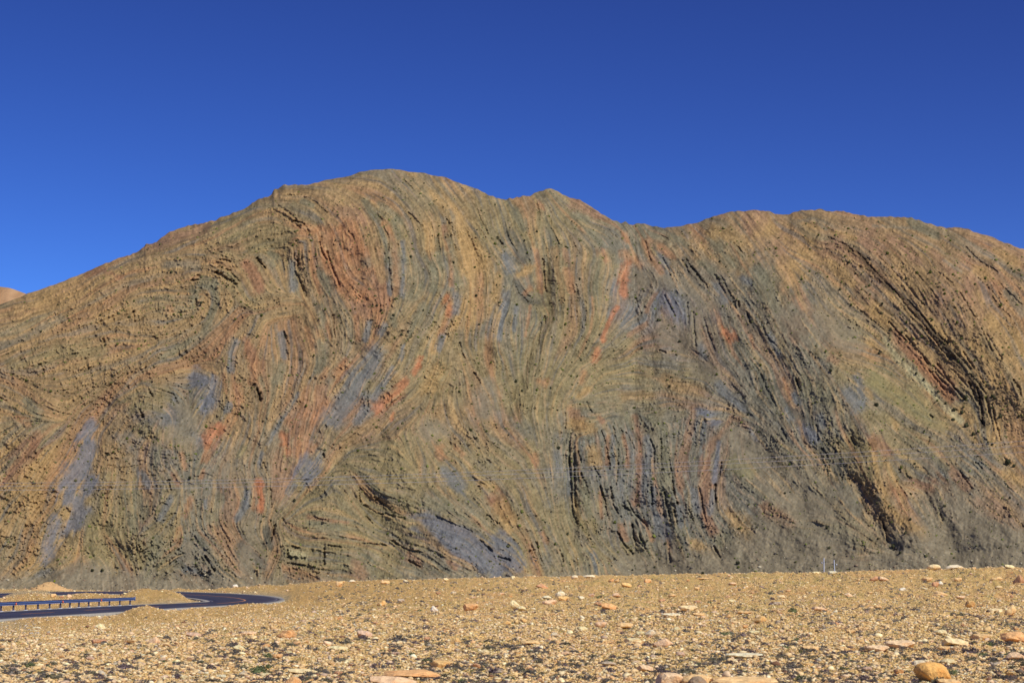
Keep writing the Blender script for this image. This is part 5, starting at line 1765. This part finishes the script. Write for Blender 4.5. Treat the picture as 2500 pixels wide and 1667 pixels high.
for (u, v, wd, c) in allb:
    if not (5 < u < 2495): continue
    p = on_face(u, v + wd*0.3); D = float(p[1]); wm = wd/F*D
    o = link('shrub', BM_[int(rng.integers(5))]); wm *= 1.2 if wd < 8 else 0.95; o.location = (p[0], D - wm*0.3, p[2] - wm*0.05); o.scale = (wm/2, wm/2, wm*rng.uniform(0.6, 0.85)); o.rotation_euler = (0, 0, rng.uniform(0, 6.28))
    col = dict(d=(66, 68, 46), g=(92, 100, 44), y=(150, 160, 50))[c]; o.color = tuple(lin(col)*rng.uniform(0.85, 1.1)/0.95) + (1,)
    tag(o, None, 'shrub', 'shrubs rooted on the mountain face')
    adj = ('large ' if wd > 8 else 'small ') + dict(d='dark olive', g='green', y='yellow green')[c]
    reg_items.setdefault((adj, region(u, v)), []).append((u, o))
for (adj, rg), lst in reg_items.items():
    lst.sort(key=lambda q: q[0])
    for k, (u, o) in enumerate(lst):
        pos = 'only one' if len(lst) == 1 else (ORD[k] if k < 20 else str(k+1)+'th') + ' from left'
        o['label'] = '%s shrub %s of folded rock, %s' % (adj, rg, pos) if 'foot' not in rg else '%s shrub %s, %s' % (adj, rg, pos)
# tiny plants: one uncountable mass
def specks(n_):
    Vs, Fs, Cs = [], [], []; k = 0; cv, cf_ = ICO1
    dn = fbm((NY, NX), 50, 1.4, 66)
    while k < n_:
        u = rng.uniform(0, 2500); v0_ = float(interp_pts(SIL, u)); v = rng.uniform(v0_+6, 1395)
        a, b = gi(u, v); 
        if dn[int(np.clip(b, 0, NY-1)), int(np.clip(a, 0, NX-1))] < rng.normal(0, 0.8): continue
        p = on_face(u, v); wm = rng.lognormal(math.log(3.6), 0.35)/F*p[1]*0.5
        V = cv*(1+0.3*rng.standard_normal((12, 1)))*[wm, wm, wm*0.8] + p; Vs.append(V); Fs.append(cf_+12*k)
        c = lin((92, 92, 58) if rng.uniform() < 0.65 else (110, 118, 58))*rng.uniform(0.7, 1.1); Cs.append(np.tile(c, (12, 1))); k += 1
    o = link('tufts', mk_mesh('tufts', np.concatenate(Vs), np.concatenate(Fs), M_TWIG, False, np.concatenate(Cs)))
    tag(o, 'tiny tufts of scrub speckling the mountain face', 'scrub', kind='stuff')
specks(5200)
def fallen(n_):
    Vs, Fs, Cs = [], [], []; cv, cf_ = ICO1
    for k in range(n_):
        u = rng.uniform(0, 2500); v = float(interp_pts(RIM, u)) - rng.exponential(28) - 1
        p = on_face(u, v); wm = rng.lognormal(math.log(2.4), 0.5)/F*p[1]*0.5
        V = np.clip(cv*(1+0.35*rng.standard_normal((12, 1))), -0.9, 0.9)*[wm, wm, wm*0.7] + p; Vs.append(V); Fs.append(cf_+12*k)
        c = lin([(196, 186, 158), (150, 128, 104), (112, 106, 98), (88, 80, 72)][int(rng.integers(4))])*rng.uniform(0.7, 1.0); Cs.append(np.tile(c, (12, 1)))
    o = link('fallen_stones', mk_mesh('fallen_stones', np.concatenate(Vs), np.concatenate(Fs), M_TWIG, False, np.concatenate(Cs)))
    tag(o, 'scattered fallen blocks on the loose slopes at the mountain foot', 'fallen stones', kind='stuff')
fallen(1300)

# ------------------------------------------------------------------ utility poles and power lines
M_POLE = mat_plain('pole_concrete', tuple(lin((196, 200, 212))), 0.8, 0, 1.0, 0.08)
M_ARM = mat_plain('dark_steel', tuple(lin((74, 70, 74))), 0.5, 0.3, 3.0, 0.1)
M_INS = mat_plain('white_porcelain', tuple(lin((228, 224, 226))), 0.3, 0, 3.0, 0.05)
M_WIRE = mat_plain('aluminium_wire', tuple(lin((206, 204, 204))), 0.5, 0.0, 3.0, 0.05)
def cyl(r0, r1, h, n_=12, z0=0):
    V = [(r*math.cos(2*math.pi*k/n_), r*math.sin(2*math.pi*k/n_), z) for r, z in ((r0, z0), (r1, z0+h)) for k in range(n_)]
    V += [(0, 0, z0+h)]
    Fc = [(k, (k+1) % n_, n_+(k+1) % n_, n_+k) for k in range(n_)] + [(n_+k, n_+(k+1) % n_, 2*n_, 2*n_) for k in range(n_)]
    me = bpy.data.meshes.new('m'); me.from_pydata(V, [], [f if f[2] != f[3] else f[:3] for f in Fc]); me.update(); return me
def part(name, me, mat, parent, loc=(0, 0, 0), rot=(0, 0, 0)):
    me.name = name; me.materials.append(mat); o = link(name, me, parent); o.location = loc; o.rotation_euler = rot; return o
def pole(u, vtop, D, label, arm_side, white_side, lean):
    c = pt(u, vtop, D); z0 = float(interp_pts(FLOOR_T, u)); h = c[2]-z0
    r = bpy.data.objects.new('utility_pole', None); COL.objects.link(r); r.location = (c[0], D, z0); r.rotation_euler = (0, lean, 0)
    tag(r, label, 'utility pole', 'utility poles beyond the plain')
    part('pole', cyl(0.28, 0.22, h), M_POLE, r)
    v, f = boxes([(arm_side*1.3, 0, h-2.0, 2.2, 0.16, 0.22), (-arm_side*0.25, 0, h-2.0, 0.9, 0.14, 0.18)]); part('crossarm', mk_mesh('crossarm', v, f, None, False), M_ARM, r)
    me = mk_mesh('insulator', ICO2[0]*[0.32, 0.32, 0.36], ICO2[1], None, True)
    part('insulator', me, M_INS, r, (white_side*1.15, -0.2, h-2.55))
    v, f = boxes([(white_side*1.15, 0.1, h-2.55, 0.95, 0.14, 1.0), (white_side*0.6, 0.1, h-2.3, 0.9, 0.1, 0.1)]); part('bracket', mk_mesh('bracket', v, f, None, False), M_ARM, r)
pole(2010.3, 1361.5, 900, 'tall pale utility pole with dark crossarm beyond the plain, left of the pair', 1, -1, 0.02)
pole(2037.5, 1366, 900, 'shorter pale utility pole with a white insulator on its right, right of the pair', -0.35, 1, -0.02)
WIRES = [([(-600, 1176), (0, 1176), (650, 1168), (1100, 1157.5), (1389, 1143.5), (1850, 1117.5), (2100, 1101), (2500, 1075.5), (3000, 1040)], 'upper'),
         ([(-600, 1184), (0, 1184), (650, 1176), (1100, 1165), (1389, 1151), (1850, 1128), (2100, 1112.5), (2500, 1087), (3000, 1052)], 'middle'),
         ([(-600, 1195), (0, 1194), (650, 1187), (1100, 1175), (1389, 1163.5), (1850, 1141), (2100, 1127.5), (2500, 1102.5), (3000, 1069)], 'lower')]
def wire(pts_, which):
    a = np.array(pts_, float); cfs = np.polyfit(a[:, 0]/1000, a[:, 1], 3); u = np.linspace(-600, 3000, 90); v = np.polyval(cfs, u/1000)
    D = np.interp(u, [-600, 3000], [560, 300]); c = pt(u, v, D); r_ = 0.036; n_ = 5
    V = np.array([[p + np.array([0, r_*math.cos(q), r_*math.sin(q)]) for q in np.arange(n_)*2*math.pi/n_] for p in c])
    V = np.concatenate([V, V[:, :1]], 1)
    o = link('power_line', mk_mesh('power_line', V.reshape(-1, 3), grid_faces(len(c), n_+1), M_WIRE, True))
    tag(o, '%s one of the three thin pale power lines sagging across the mountain face' % which, 'power line', 'three power lines')
for p_, w_ in WIRES: wire(p_, w_)
